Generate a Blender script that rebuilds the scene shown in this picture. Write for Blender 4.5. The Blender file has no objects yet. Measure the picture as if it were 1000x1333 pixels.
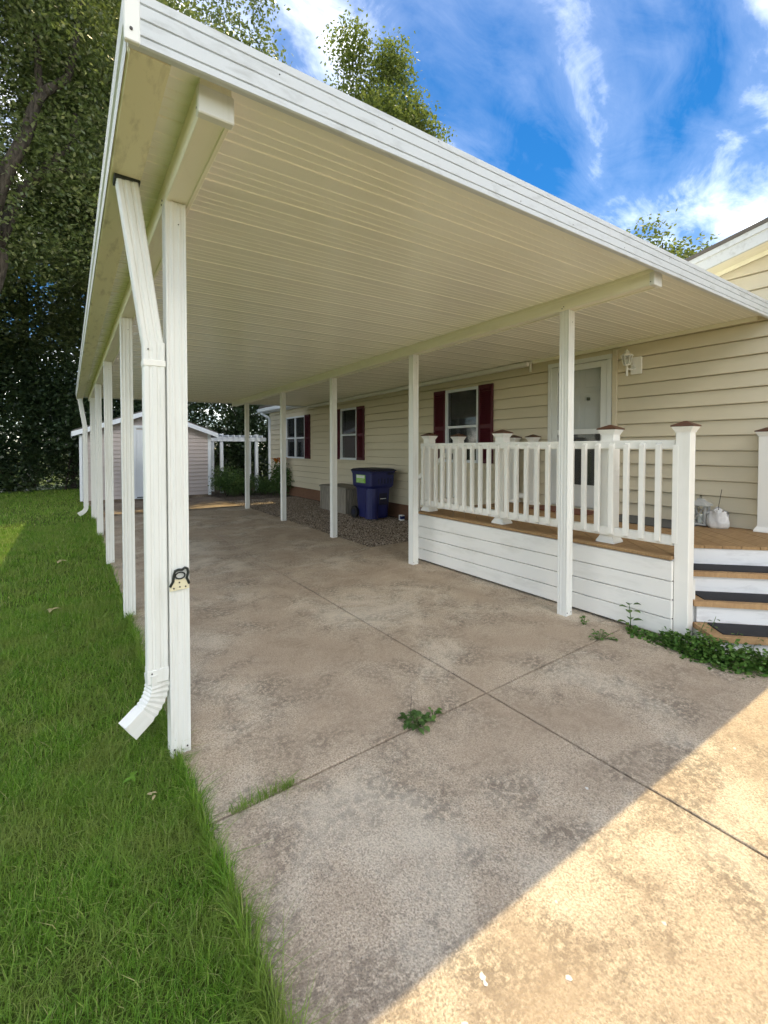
import bpy, math, random
import numpy as np
from mathutils import Vector, Matrix
random.seed(7); RNG = np.random.default_rng(11)
S = bpy.context.scene
COL = S.collection
R = math.radians

# ------------------------------------------------------------------ camera
cam_d = bpy.data.cameras.new('camera'); cam = bpy.data.objects.new('camera', cam_d); COL.objects.link(cam)
S.camera = cam
CAM_H = 1.45
PITCH, YAW = R(1.3), math.atan2(500 - 89, 574 / math.cos(R(1.3)))
cam.location = (0, 0, CAM_H)
cam.rotation_euler = (R(90) - PITCH, 0, -YAW)
cam_d.sensor_fit = 'VERTICAL'; cam_d.sensor_height = 36.0; cam_d.sensor_width = 27.0
cam_d.lens = 574 / 1333 * 36.0
cam_d.shift_y = (584 + 574 * math.tan(PITCH) - 666.5) / 1333
cam_d.clip_start = 0.05; cam_d.clip_end = 2000
S.render.resolution_x, S.render.resolution_y = 768, 1024

# ------------------------------------------------------------------ light
SUN_DIR = Vector((0.31, 0.203, 1.0)).normalized()          # towards the sun
elev = math.asin(SUN_DIR.z); azim = math.atan2(SUN_DIR.x, SUN_DIR.y)
w = bpy.data.worlds.new('World'); S.world = w; w.use_nodes = True
nt = w.node_tree; nt.nodes.clear()
def wn(t, **k):
    n = nt.nodes.new(t)
    for a, b in k.items(): setattr(n, a, b)
    return n
def wl(a, b): nt.links.new(a, b)
sky = wn('ShaderNodeTexSky', sky_type='NISHITA', sun_disc=False, sun_elevation=elev, sun_rotation=azim,
         air_density=1.0, dust_density=0.15, ozone_density=3.0, altitude=200)
tc = wn('ShaderNodeTexCoord'); sep = wn('ShaderNodeSeparateXYZ'); wl(tc.outputs['Generated'], sep.inputs[0])
def wmath(op, a, b=None, clamp=False):
    n = wn('ShaderNodeMath', operation=op, use_clamp=clamp)
    for i, v in enumerate((a, b)):
        if v is None: continue
        if isinstance(v, (int, float)): n.inputs[i].default_value = v
        else: wl(v, n.inputs[i])
    return n.outputs[0]
den = wmath('ADD', wmath('MAXIMUM', sep.outputs[2], 0.0), 0.25)
cmb = wn('ShaderNodeCombineXYZ'); wl(wmath('DIVIDE', sep.outputs[0], den), cmb.inputs[0]); wl(wmath('DIVIDE', sep.outputs[1], den), cmb.inputs[1])
mp = wn('ShaderNodeMapping'); wl(cmb.outputs[0], mp.inputs[0])
mp.inputs['Rotation'].default_value = (0, 0, R(20)); mp.inputs['Scale'].default_value = (1.0, 1.7, 1.0); mp.inputs['Location'].default_value = (0.9, 4.3, 0)
n1 = wn('ShaderNodeTexNoise'); wl(mp.outputs[0], n1.inputs['Vector'])
n1.inputs['Scale'].default_value = 1.15; n1.inputs['Detail'].default_value = 9; n1.inputs['Roughness'].default_value = 0.55; n1.inputs['Distortion'].default_value = 0.55
n2 = wn('ShaderNodeTexNoise'); wl(mp.outputs[0], n2.inputs['Vector'])
n2.inputs['Scale'].default_value = 5.0; n2.inputs['Detail'].default_value = 8; n2.inputs['Roughness'].default_value = 0.65; n2.inputs['Distortion'].default_value = 0.8
mixn = wmath('ADD', wmath('MULTIPLY', n1.outputs[0], 0.8), wmath('MULTIPLY', n2.outputs[0], 0.2))
rp = wn('ShaderNodeValToRGB'); wl(mixn, rp.inputs[0])
rp.color_ramp.elements[0].position = 0.36; rp.color_ramp.elements[0].color = (0, 0, 0, 1)
rp.color_ramp.elements[1].position = 0.67; rp.color_ramp.elements[1].color = (1, 1, 1, 1)
for p_, v_ in ((0.46, 0.007), (0.53, 0.034), (0.59, 0.18)):
    e_ = rp.color_ramp.elements.new(p_); e_.color = (v_, v_, v_, 1)
hs = wn('ShaderNodeHueSaturation'); wl(sky.outputs[0], hs.inputs['Color']); hs.inputs['Saturation'].default_value = 1.4; hs.inputs['Value'].default_value = 0.38
mx = wn('ShaderNodeMix', data_type='RGBA'); wl(rp.outputs[0], mx.inputs[0]); wl(hs.outputs[0], mx.inputs[6]); mx.inputs[7].default_value = (74.0, 70.5, 63.5, 1)
bg = wn('ShaderNodeBackground'); wl(mx.outputs[2], bg.inputs[0]); bg.inputs[1].default_value = 0.15
wo = wn('ShaderNodeOutputWorld'); wl(bg.outputs[0], wo.inputs[0])

sd = bpy.data.lights.new('sun', 'SUN'); so = bpy.data.objects.new('sun', sd); COL.objects.link(so)
sd.energy = 2.0; sd.angle = R(0.53); sd.color = (1.0, 0.80, 0.43)
so.rotation_euler = SUN_DIR.to_track_quat('Z', 'Y').to_euler(); so.location = (3, 3, 30)

S.view_settings.view_transform = 'Standard'; S.view_settings.look = 'None'
S.view_settings.gamma = 1.0; S.view_settings.exposure = 1.45; S.view_settings.use_curve_mapping = False
S.render.engine = 'CYCLES'
S.cycles.max_bounces = 10; S.cycles.diffuse_bounces = 6; S.cycles.glossy_bounces = 4; S.cycles.transmission_bounces = 6

# ------------------------------------------------------------------ materials
MATS = {}
class NB:
    """small node helper"""
    def __init__(s, name):
        m = bpy.data.materials.new(name); m.use_nodes = True; s.m = m; s.t = m.node_tree
        s.b = s.t.nodes['Principled BSDF']; s.out = s.t.nodes['Material Output']
        s.tc = s.n('ShaderNodeTexCoord'); s.geo = s.n('ShaderNodeNewGeometry')
        MATS[name] = m
    def n(s, t, **k):
        x = s.t.nodes.new(t)
        for a, b in k.items(): setattr(x, a, b)
        return x
    def l(s, a, b): s.t.links.new(a, b)
    def setv(s, sock, v):
        if isinstance(v, bpy.types.NodeSocket): s.l(v, sock)
        else: sock.default_value = v
    def map(s, scale=(1, 1, 1), rot=(0, 0, 0), world=True):
        m = s.n('ShaderNodeMapping'); s.l(s.geo.outputs['Position'] if world else s.tc.outputs['Object'], m.inputs[0])
        m.inputs['Scale'].default_value = scale; m.inputs['Rotation'].default_value = rot
        return m.outputs[0]
    def noise(s, vec, scale, detail=5, rough=.55, dist=0.):
        x = s.n('ShaderNodeTexNoise'); s.l(vec, x.inputs['Vector'])
        x.inputs['Scale'].default_value = scale; x.inputs['Detail'].default_value = detail
        x.inputs['Roughness'].default_value = rough; x.inputs['Distortion'].default_value = dist
        return x.outputs[0]
    def voro(s, vec, scale, feature='F1', out='Distance'):
        x = s.n('ShaderNodeTexVoronoi', feature=feature); s.l(vec, x.inputs['Vector']); x.inputs['Scale'].default_value = scale
        return x.outputs[out]
    def ramp(s, f, stops):
        x = s.n('ShaderNodeValToRGB'); s.l(f, x.inputs[0]); r = x.color_ramp
        for i, (p, c) in enumerate(stops):
            if not isinstance(c, (tuple, list)): c = (c, c, c)
            e = r.elements[i] if i < 2 else r.elements.new(p)
            e.position = p; e.color = (*c[:3], 1)
        return x.outputs[0]
    def mix(s, f, a, b, mode='MIX'):
        x = s.n('ShaderNodeMix', data_type='RGBA', blend_type=mode)
        s.setv(x.inputs[0], f)
        for i, v in ((6, a), (7, b)):
            s.setv(x.inputs[i], (*v, 1) if isinstance(v, tuple) and len(v) == 3 else v)
        return x.outputs[2]
    def math(s, op, a, b=0.0):
        x = s.n('ShaderNodeMath', operation=op); s.setv(x.inputs[0], a); s.setv(x.inputs[1], b); return x.outputs[0]
    def bump(s, h, strength=.3, dist=.01):
        x = s.n('ShaderNodeBump'); s.l(h, x.inputs['Height']); x.inputs['Strength'].default_value = strength; x.inputs['Distance'].default_value = dist
        s.l(x.outputs[0], s.b.inputs['Normal'])
    def fin(s, col, rough=.5, spec=.5, metal=0.):
        s.setv(s.b.inputs['Base Color'], (*col, 1) if isinstance(col, tuple) else col)
        s.setv(s.b.inputs['Roughness'], rough); s.b.inputs['Specular IOR Level'].default_value = spec; s.b.inputs['Metallic'].default_value = metal
        return s.m

def paint(name, col, rough=.4, dirt=(.45, .42, .33), amt=.35, spec=.4, scale=2.2, streak=(6, 6, .7), grain=0.0):
    k = NB(name)
    n = k.noise(k.map(streak), scale, 7, .62, .3)
    f = k.ramp(n, [(.52, 0.), (.78, amt)])
    n2 = k.noise(k.map(), 55, 4, .7)
    f2 = k.ramp(n2, [(.66, 0.), (.74, amt * .7)])
    c = k.mix(k.math('MAXIMUM', f, f2), col, dirt)
    r = k.math('ADD', k.math('MULTIPLY', n, .25), rough - .1)
    if grain: k.bump(k.noise(k.map((1, 1, 1)), grain, 5, .6), .12, .003)
    return k.fin(c, r, spec)
paint('white_metal', (.74, .745, .71), .38, (.46, .43, .34), .42)
paint('white_fascia', (.57, .60, .62), .45, (.27, .28, .27), .55, streak=(3, 9, 9), grain=160)
paint('white_vinyl', (.82, .81, .76), .38, (.52, .49, .40), .22)
paint('white_board', (.80, .79, .75), .5, (.42, .40, .33), .35, streak=(3, 1, 4), grain=90)
paint('riser_white', (.72, .73, .74), .5, (.33, .33, .34), .45, streak=(2, 2, 9))
paint('gutter_cream', (.84, .78, .57), .5, (.26, .21, .12), .55, streak=(9, 2.2, 5), scale=2.6)
paint('beam_cream', (.86, .83, .68), .4, (.45, .40, .27), .3, streak=(7, .8, 5))
paint('trim_shed', (.70, .74, .78), .5, (.4, .42, .42), .3)
paint('door_white', (.70, .72, .70), .35, (.5, .5, .45), .15)
paint('maroon', (.075, .008, .016), .45, (.03, .006, .008), .3)
paint('shingle', (.12, .11, .10), .9, (.05, .05, .05), .7, scale=9, streak=(1, 1, 1))
paint('cap_copper', (.105, .045, .026), .45, (.05, .03, .02), .6)
paint('foundation', (.20, .105, .062), .85, (.09, .05, .03), .7, streak=(4, 4, 9), scale=3)
paint('rubber', (.018, .018, .022), .8, (.07, .065, .06), .5, scale=6, streak=(3, 3, 3), grain=220)
paint('mat_grey', (.10, .10, .095), .95, (.05, .05, .05), .7, scale=12, streak=(1, 1, 1), grain=300)
paint('sheet_brown', (.15, .055, .03), .95, (.06, .03, .02), .7, scale=9, streak=(1, 1, 1), grain=300)
paint('bin_blue', (.012, .016, .105), .42, (.03, .03, .08), .45, spec=.5, scale=3)
paint('bin_dark', (.010, .011, .035), .5, (.03, .03, .05), .4)
paint('black_plastic', (.012, .012, .012), .5, (.05, .05, .05), .4)
paint('dark_iron', (.02, .025, .02), .55, (.06, .05, .04), .5, scale=8, streak=(3, 3, 3))
paint('plate_cream', (.72, .66, .45), .5, (.4, .33, .18), .35, scale=14, streak=(3, 3, 3))
paint('screw', (.05, .045, .04), .5, (.1, .08, .06), .5)
paint('sticker_white', (.75, .78, .72), .5, (.5, .5, .45), .2)
paint('sticker_green', (.25, .52, .06), .5, (.2, .4, .05), .2)
paint('carton_white', (.75, .75, .75), .6, (.4, .4, .4), .3)
paint('carton_blue', (.02, .03, .12), .6, (.02, .02, .05), .3)
paint('lantern_grey', (.42, .42, .40), .6, (.22, .22, .2), .5, scale=6)
paint('curtain', (.34, .34, .33), .9, (.22, .22, .22), .5, streak=(9, 40, .3))
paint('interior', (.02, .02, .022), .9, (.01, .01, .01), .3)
paint('soil', (.045, .035, .025), 1., (.02, .016, .012), .8, scale=9, streak=(1, 1, 1), grain=60)

def siding(name, col, dirt, dull):
    k = NB(name)
    grain = k.noise(k.map((14, 1.2, 70)), 6, 4, .6)
    big = k.noise(k.map((1, .7, 1.3)), 1.3, 5, .6)
    c = k.mix(k.ramp(big, [(.4, 0.), (.75, .35)]), col, dirt)
    c = k.mix(k.ramp(grain, [(.35, .18), (.65, 0.)]), c, dull)
    c = k.mix(k.math('MULTIPLY', k.n('ShaderNodeObjectInfo').outputs['Random'], .22), c, dirt)
    k.bump(grain, .10, .002)
    k.fin(c, .55, .3)
siding('siding_beige', (.67, .605, .455), (.55, .49, .35), (.53, .47, .345))
siding('siding_shed', (.50, .44, .42), (.42, .37, .35), (.36, .32, .30))

# glossy enamel ceiling with slightly wavy metal
k = NB('ceiling_enamel')
wv = k.noise(k.map((.9, 5, 1)), 1.6, 3, .5)
st = k.noise(k.map((1.2, 3, 1)), 1.1, 6, .6, .3)
c = k.mix(k.ramp(st, [(.45, 0.), (.8, .30)]), (.93, .92, .81), (.80, .77, .62))
k.bump(wv, .35, .02)
k.fin(c, .17, .5)

# exposed aggregate concrete
k = NB('concrete')
p = k.map()
fine = k.noise(p, 120, 4, .8); mid = k.noise(p, 34, 6, .72); big = k.noise(p, 1.1, 6, .62, .4); pat = k.noise(p, 3.1, 7, .68, .6)
stk = k.noise(k.map((.7, 3.2, 1)), 1.5, 6, .6, .3)
vo = k.voro(p, 150); vo2 = k.voro(p, 170, out='Color'); vo3 = k.voro(p, 60)
c = k.mix(k.ramp(fine, [(.36, 0.), (.60, 1.)]), (.32, .255, .19), (.68, .575, .445))
c = k.mix(k.ramp(vo3, [(.08, .45), (.30, 0.)]), c, (.78, .70, .58))
sepc = k.n('ShaderNodeSeparateColor'); k.l(vo2, sepc.inputs[0])
c = k.mix(k.ramp(sepc.outputs[0], [(.72, 0.), (.86, .62)]), c, (.20, .165, .13))
stain = k.math('MULTIPLY', k.ramp(pat, [(.44, 0.), (.60, 1.)]), k.ramp(mid, [(.44, 0.), (.53, 1.)]))
c = k.mix(k.math('MULTIPLY', stain, .75), c, (.15, .125, .10))
drip = k.voro(k.map((1, .7, 1)), 2.1)
c = k.mix(k.ramp(drip, [(.02, .5), (.09, 0.)]), c, (.17, .14, .11))
c = k.mix(k.ramp(big, [(.42, 0.), (.60, .65)]), c, (.39, .30, .215))
c = k.mix(k.ramp(big, [(.30, .5), (.46, 0.)]), c, (.74, .67, .55))
c = k.mix(k.ramp(stk, [(.58, 0.), (.72, .35)]), c, (.24, .18, .13))
h = k.math('ADD', k.math('MULTIPLY', fine, .6), k.math('MULTIPLY', vo, -.8))
k.bump(k.math('ADD', h, k.math('MULTIPLY', mid, .5)), .7, .006)
k.fin(c, .88, .25)

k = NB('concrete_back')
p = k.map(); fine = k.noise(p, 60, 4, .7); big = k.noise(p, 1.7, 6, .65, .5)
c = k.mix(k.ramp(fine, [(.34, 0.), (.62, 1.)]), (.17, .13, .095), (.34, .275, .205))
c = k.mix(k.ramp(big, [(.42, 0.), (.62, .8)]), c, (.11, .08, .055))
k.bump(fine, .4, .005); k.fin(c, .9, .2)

k = NB('gravel_bed')
p = k.map(); vo = k.voro(p, 38); vc = k.voro(p, 38, out='Color')
s_ = k.n('ShaderNodeSeparateColor'); k.l(vc, s_.inputs[0])
c = k.ramp(s_.outputs[0], [(0., (.10, .075, .055)), (.5, (.20, .155, .115)), (1., (.33, .27, .21))])
c = k.mix(k.ramp(vo, [(.3, 0.), (.7, .8)]), c, (.05, .038, .028))
k.bump(k.math('MULTIPLY', vo, -1.), .9, .02); k.fin(c, .9, .2)

k = NB('pebble')
rnd = k.geo.outputs['Random Per Island']
c = k.ramp(rnd, [(0., (.14, .105, .075)), (.35, (.26, .20, .145)), (.7, (.36, .29, .22)), (1., (.52, .45, .37))])
k.fin(c, .8, .3)

k = NB('white_stone'); k.fin(k.mix(k.noise(k.map(), 80, 3), (.55, .54, .50), (.80, .79, .76)), .7, .3)

k = NB('lawn_soil')
p = k.map(); a = k.noise(p, 40, 5, .7); b = k.noise(p, .9, 5, .6)
c = k.mix(k.ramp(a, [(.35, 0.), (.65, 1.)]), (.04, .05, .013), (.10, .15, .03))
c = k.mix(k.ramp(b, [(.45, 0.), (.75, .6)]), c, (.075, .095, .022))
k.bump(a, .8, .03); k.fin(c, .95, .1)

k = NB('ground_far')
p = k.map(); a = k.noise(p, 6, 6, .7)
k.fin(k.mix(a, (.035, .05, .015), (.07, .09, .03)), .95, .1)

def leafmat(name, stops, trans=.35, rough=.5, patch=None, spec=.3):
    k = NB(name)
    c = k.ramp(k.geo.outputs['Random Per Island'], stops)
    if patch:
        n = k.noise(k.map(), patch[0], 4, .6); c = k.mix(k.ramp(n, [(patch[1], 0.), (patch[2], patch[4])]), c, patch[3])
    k.fin(c, rough, spec)
    tr = k.n('ShaderNodeBsdfTranslucent'); k.l(k.mix(.5, c, (.16, .22, .03)), tr.inputs[0])
    ms = k.n('ShaderNodeMixShader'); ms.inputs[0].default_value = trans
    k.l(k.b.outputs[0], ms.inputs[1]); k.l(tr.outputs[0], ms.inputs[2]); k.l(ms.outputs[0], k.out.inputs[0])
leafmat('leaf_tree', [(0., (.055, .080, .034)), (.5, (.11, .15, .058)), (.85, (.17, .205, .08)), (1., (.28, .30, .15))], .45, .34, spec=.8)
leafmat('leaf_far', [(0., (.06, .085, .025)), (.5, (.14, .18, .045)), (1., (.26, .29, .09))], .5)
leafmat('leaf_dark', [(0., (.020, .040, .018)), (.6, (.040, .070, .030)), (1., (.08, .115, .06))], .35, .34, spec=.8)
leafmat('leaf_garden', [(0., (.045, .09, .025)), (.6, (.085, .165, .045)), (1., (.15, .24, .075))], .35)
leafmat('leaf_weed', [(0., (.05, .12, .02)), (.6, (.09, .20, .035)), (1., (.17, .29, .07))], .35)
leafmat('grass_blade', [(0., (.07, .17, .012)), (.45, (.13, .285, .020)), (.8, (.21, .385, .045)), (.92, (.33, .45, .09)), (1., (.50, .47, .21))], .35, .5,
        patch=(3.2, .44, .66, (.25, .32, .07), .8))
leafmat('petal_orange', [(0., (.55, .10, .01)), (1., (.75, .24, .04))], .3)
leafmat('dry_leaf', [(0., (.40, .32, .16)), (1., (.55, .47, .28))], .2)
leafmat('bright_leaf', [(0., (.14, .30, .03)), (1., (.20, .38, .05))], .4)

k = NB('bark'); p = k.map((5, 5, .9)); a = k.noise(p, 3, 7, .7, .6)
k.bump(a, .9, .05); k.fin(k.mix(k.ramp(a, [(.35, 0.), (.65, 1.)]), (.022, .019, .016), (.105, .090, .074)), .95, .1)
def wood(name, c1, c2, c3, mapping, rough=.75):
    k = NB(name); a = k.noise(k.map(mapping[0], mapping[1]), mapping[2], 6, .6, .4); b = k.noise(k.map(), 1.6, 4, .6)
    rnd = k.n('ShaderNodeObjectInfo').outputs['Random']
    c = k.mix(k.ramp(a, [(.35, 0.), (.68, 1.)]), c1, c2)
    c = k.mix(k.ramp(b, [(.45, 0.), (.75, .5)]), c, c3)
    c = k.mix(k.math('MULTIPLY', rnd, .30), c, c3)
    k.bump(a, .3, .004); k.fin(c, rough, .3)
wood('deck_wood', (.27, .165, .075), (.40, .265, .13), (.24, .14, .065), ((1.2, 22, 6), (0, 0, R(-45)), 3))
wood('tread_wood', (.36, .22, .105), (.52, .34, .17), (.30, .18, .09), ((1.2, 22, 6), (0, 0, R(45)), 3))
wood('grey_wood', (.20, .18, .145), (.36, .33, .28), (.15, .13, .10), ((14, 14, 1.2), (0, 0, 0), 3), .9)

k = NB('glass_window'); k.fin((.035, .038, .042), .04, .9)
k.b.inputs['Alpha'].default_value = .55
k = NB('glass_storm'); k.fin((.20, .21, .19), .06, .8); k.b.inputs['Alpha'].default_value = .12
k = NB('glass_lamp'); k.fin((.55, .58, .56), .1, .6); k.b.inputs['Alpha'].default_value = .35
k = NB('plastic_bag'); a = k.noise(k.map(), 26, 5, .6, 1.)
k.bump(a, .6, .012); k.fin(k.mix(a, (.58, .57, .56), (.78, .77, .76)), .45, .4)
def M(n): return MATS[n]

# ------------------------------------------------------------------ mesh helpers
WLOC = {}
class MB:
    def __init__(s): s.v = []; s.f = []
    def add(s, vs, fs):
        o = len(s.v); s.v += [tuple(q) for q in vs]; s.f += [tuple(i + o for i in f) for f in fs]; return s
    def box(s, lo, hi, c=0.):
        x0, y0, z0 = lo; x1, y1, z1 = hi
        if c <= 0:
            return s.add([(x0, y0, z0), (x1, y0, z0), (x1, y1, z0), (x0, y1, z0), (x0, y0, z1), (x1, y0, z1), (x1, y1, z1), (x0, y1, z1)],
                         [(3, 2, 1, 0), (4, 5, 6, 7), (0, 1, 5, 4), (1, 2, 6, 5), (2, 3, 7, 6), (3, 0, 4, 7)])
        c = min(c, (x1 - x0) * .45, (y1 - y0) * .45, (z1 - z0) * .45)
        rect = lambda a, b, cc: [(x0 + a, y0 + b), (x1 - a, y0 + b), (x1 - b, y0 + a), (x1 - b, y1 - a), (x1 - a, y1 - b), (x0 + a, y1 - b), (x0 + b, y1 - a), (x0 + b, y0 + a)]
        r0 = rect(c, c, c); r1 = rect(c, 0, c)
        rings = []
        ci = [(x0 + c, y0 + c), (x1 - c, y0 + c), (x1 - c, y1 - c), (x0 + c, y1 - c)]
        o8 = [(x0 + c, y0), (x1 - c, y0), (x1, y0 + c), (x1, y1 - c), (x1 - c, y1), (x0 + c, y1), (x0, y1 - c), (x0, y0 + c)]
        vs = [(a, b, z0) for a, b in ci] + [(a, b, z0 + c) for a, b in o8] + [(a, b, z1 - c) for a, b in o8] + [(a, b, z1) for a, b in ci]
        fs = [(3, 2, 1, 0), (20, 21, 22, 23)]
        for i in range(8): j = (i + 1) % 8; fs.append((4 + i, 4 + j, 12 + j, 12 + i))
        for q in range(4):
            a, b = 2 * q, 2 * q + 1; qn = (q + 1) % 4
            fs.append((q, qn, 4 + b, 4 + a)); fs.append((20 + qn, 20 + q, 12 + a, 12 + b))
            fs.append((qn, 4 + (b + 1) % 8, 4 + b)); fs.append((20 + qn, 12 + b, 12 + (b + 1) % 8))
        return s.add(vs, fs)
    def prism(s, poly, axis, a, b):
        """extrude a 2-D polygon along an axis; poly coordinates are the two other axes in order"""
        n = len(poly)
        def P(p, t):
            return {'x': (t, p[0], p[1]), 'y': (p[0], t, p[1]), 'z': (p[0], p[1], t)}[axis]
        vs = [P(p, a) for p in poly] + [P(p, b) for p in poly]
        fs = [tuple(range(n - 1, -1, -1)), tuple(range(n, 2 * n))] + [(i, (i + 1) % n, n + (i + 1) % n, n + i) for i in range(n)]
        return s.add(vs, fs)
    def sheet(s, prof, axis, a, b):
        n = len(prof)
        def P(p, t): return {'x': (t, p[0], p[1]), 'y': (p[0], t, p[1]), 'z': (p[0], p[1], t)}[axis]
        return s.add([P(p, a) for p in prof] + [P(p, b) for p in prof], [(i, i + 1, n + i + 1, n + i) for i in range(n - 1)])
    def sweep(s, prof, path, closed_ends=True, up=(0, 0, 1)):
        """sweep a 2-D profile along 3-D points"""
        n = len(prof); pts = [Vector(p) for p in path]; rings = []
        o = len(s.v); ref = Vector(up)
        for i, p in enumerate(pts):
            d = (pts[min(i + 1, len(pts) - 1)] - pts[max(i - 1, 0)]).normalized()
            a = ref.cross(d)
            if a.length < 1e-4: a = Vector((1, 0, 0))
            a.normalize(); b = d.cross(a)
            s.v += [tuple(p + a * q[0] + b * q[1]) for q in (prof(i) if callable(prof) else prof)]
        for i in range(len(pts) - 1):
            for j in range(n if not callable(prof) else len(prof(0))):
                m = n if not callable(prof) else len(prof(0)); k_ = (j + 1) % m
                s.f.append((o + i * m + j, o + i * m + k_, o + (i + 1) * m + k_, o + (i + 1) * m + j))
        m = len(prof)
        if closed_ends:
            s.f.append(tuple(o + i for i in range(m - 1, -1, -1))); s.f.append(tuple(o + (len(pts) - 1) * m + i for i in range(m)))
        return s
    def tube(s, path, radii, seg=8):
        pts = [Vector(p) for p in path]; o = len(s.v)
        if not hasattr(radii, '__len__'): radii = [radii] * len(pts)
        ref = Vector((.31, .17, .93)).normalized()
        for i, p in enumerate(pts):
            d = (pts[min(i + 1, len(pts) - 1)] - pts[max(i - 1, 0)]).normalized()
            a = ref.cross(d)
            if a.length < .05: a = Vector((1, 0, 0)).cross(d)
            a.normalize(); b = d.cross(a)
            for j in range(seg):
                t = 2 * math.pi * j / seg; s.v.append(tuple(p + (a * math.cos(t) + b * math.sin(t)) * radii[i]))
        for i in range(len(pts) - 1):
            for j in range(seg):
                k_ = (j + 1) % seg; s.f.append((o + i * seg + j, o + i * seg + k_, o + (i + 1) * seg + k_, o + (i + 1) * seg + j))
        s.f.append(tuple(o + i for i in range(seg - 1, -1, -1))); s.f.append(tuple(o + (len(pts) - 1) * seg + i for i in range(seg)))
        return s
    def lathe(s, prof, c, seg=16, sx=1., sy=1.):
        o = len(s.v); n = len(prof)
        for r, z in prof:
            for j in range(seg):
                t = 2 * math.pi * j / seg; s.v.append((c[0] + r * math.cos(t) * sx, c[1] + r * math.sin(t) * sy, c[2] + z))
        for i in range(n - 1):
            for j in range(seg):
                k_ = (j + 1) % seg; s.f.append((o + i * seg + j, o + i * seg + k_, o + (i + 1) * seg + k_, o + (i + 1) * seg + j))
        s.f.append(tuple(o + i for i in range(seg - 1, -1, -1))); s.f.append(tuple(o + (n - 1) * seg + i for i in range(seg)))
        return s
    def rings(s, rings):
        """loft closed rings of equal length"""
        o = len(s.v); m = len(rings[0])
        for r in rings: s.v += [tuple(q) for q in r]
        for i in range(len(rings) - 1):
            for j in range(m):
                k_ = (j + 1) % m; s.f.append((o + i * m + j, o + i * m + k_, o + (i + 1) * m + k_, o + (i + 1) * m + j))
        s.f.append(tuple(o + i for i in range(m - 1, -1, -1))); s.f.append(tuple(o + (len(rings) - 1) * m + i for i in range(m)))
        return s
    def map(s, fn): s.v = [tuple(fn(*q)) for q in s.v]; return s
    def build(s, name, mat, parent=None, smooth=False):
        V = np.array(s.v, float); lo = V.min(0); hi = V.max(0)
        org = np.array([(lo[0] + hi[0]) / 2, (lo[1] + hi[1]) / 2, lo[2]])
        me = bpy.data.meshes.new(name); me.from_pydata((V - org).tolist(), [], s.f)
        return link(name, me, org, mat, parent, smooth)
def link(name, me, org, mat, parent=None, smooth=False):
    if mat and not me.materials: me.materials.append(M(mat))
    if smooth: me.polygons.foreach_set('use_smooth', [True] * len(me.polygons))
    o = bpy.data.objects.new(name, me); COL.objects.link(o)
    place(o, org, parent); return o
def place(o, org, parent=None):
    org = Vector(org); WLOC[o.name] = org
    if parent: o.parent = parent; o.location = org - WLOC[parent.name]
    else: o.location = org
def thing(name, loc, label, cat, group=None):
    o = bpy.data.objects.new(name, None); COL.objects.link(o); o.empty_display_size = .1
    place(o, loc); tag(o, label, cat, group); return o
def tag(o, label=None, cat=None, group=None, kind=None):
    if label: o['label'] = label
    if cat: o['category'] = cat
    if group: o['group'] = group
    if kind: o['kind'] = kind
    return o
def dup(src, org, parent=None, name=None):
    o = src.copy(); COL.objects.link(o); o.parent = None
    if name: o.name = name
    place(o, org, parent); return o
def fast_mesh(name, verts, nper, faces_local, mat):
    """many identical-topology islands: verts (N*nper,3); faces_local = list of local index tuples (tri/quad)"""
    N = len(verts) // nper
    idx = []; starts = []; tot = []
    base = (np.arange(N) * nper)[:, None]
    for f in faces_local: idx.append(base + np.array(f)[None, :])
    loops = np.concatenate(idx, axis=1).ravel()
    sizes = np.tile(np.array([len(f) for f in faces_local]), N)
    st = np.concatenate([[0], np.cumsum(sizes)[:-1]])
    me = bpy.data.meshes.new(name); me.vertices.add(len(verts)); me.vertices.foreach_set('co', np.asarray(verts, np.float32).ravel())
    me.loops.add(len(loops)); me.loops.foreach_set('vertex_index', loops.astype(np.int32))
    me.polygons.add(len(sizes)); me.polygons.foreach_set('loop_start', st.astype(np.int32)); me.polygons.foreach_set('loop_total', sizes.astype(np.int32))
    me.update(calc_edges=True); me.materials.append(M(mat)); return me

# ================================================================== SETTING
# ---- ground
g = MB().box((-300, -120, -.5), (300, 400, -.14)).build('ground', 'ground_far'); tag(g, kind='structure')
# lawn
def lawn_z(x, y): return -.025 + .012 * math.sin(x * 2.1 + y * .7) + .01 * math.sin(y * 1.7 - x) - (.012 if x > .3 else 0)
m = MB(); xs = [-60, -30, -15, -8, -5] + [-4 + .25 * i for i in range(17)] + [.2, .30, .412]; ys = [-12, -6, -3, -1] + [.25 * i for i in range(0, 80)] + [21, 24, 30, 45, 80]
for y in ys:
    for x in xs: m.v.append((x, y, lawn_z(x, y)))
nx = len(xs)
for j in range(len(ys) - 1):
    for i in range(nx - 1): m.f.append((j * nx + i, j * nx + i + 1, (j + 1) * nx + i + 1, (j + 1) * nx + i))
lawn = m.build('lawn', 'lawn_soil', smooth=True); tag(lawn, kind='structure')
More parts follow.
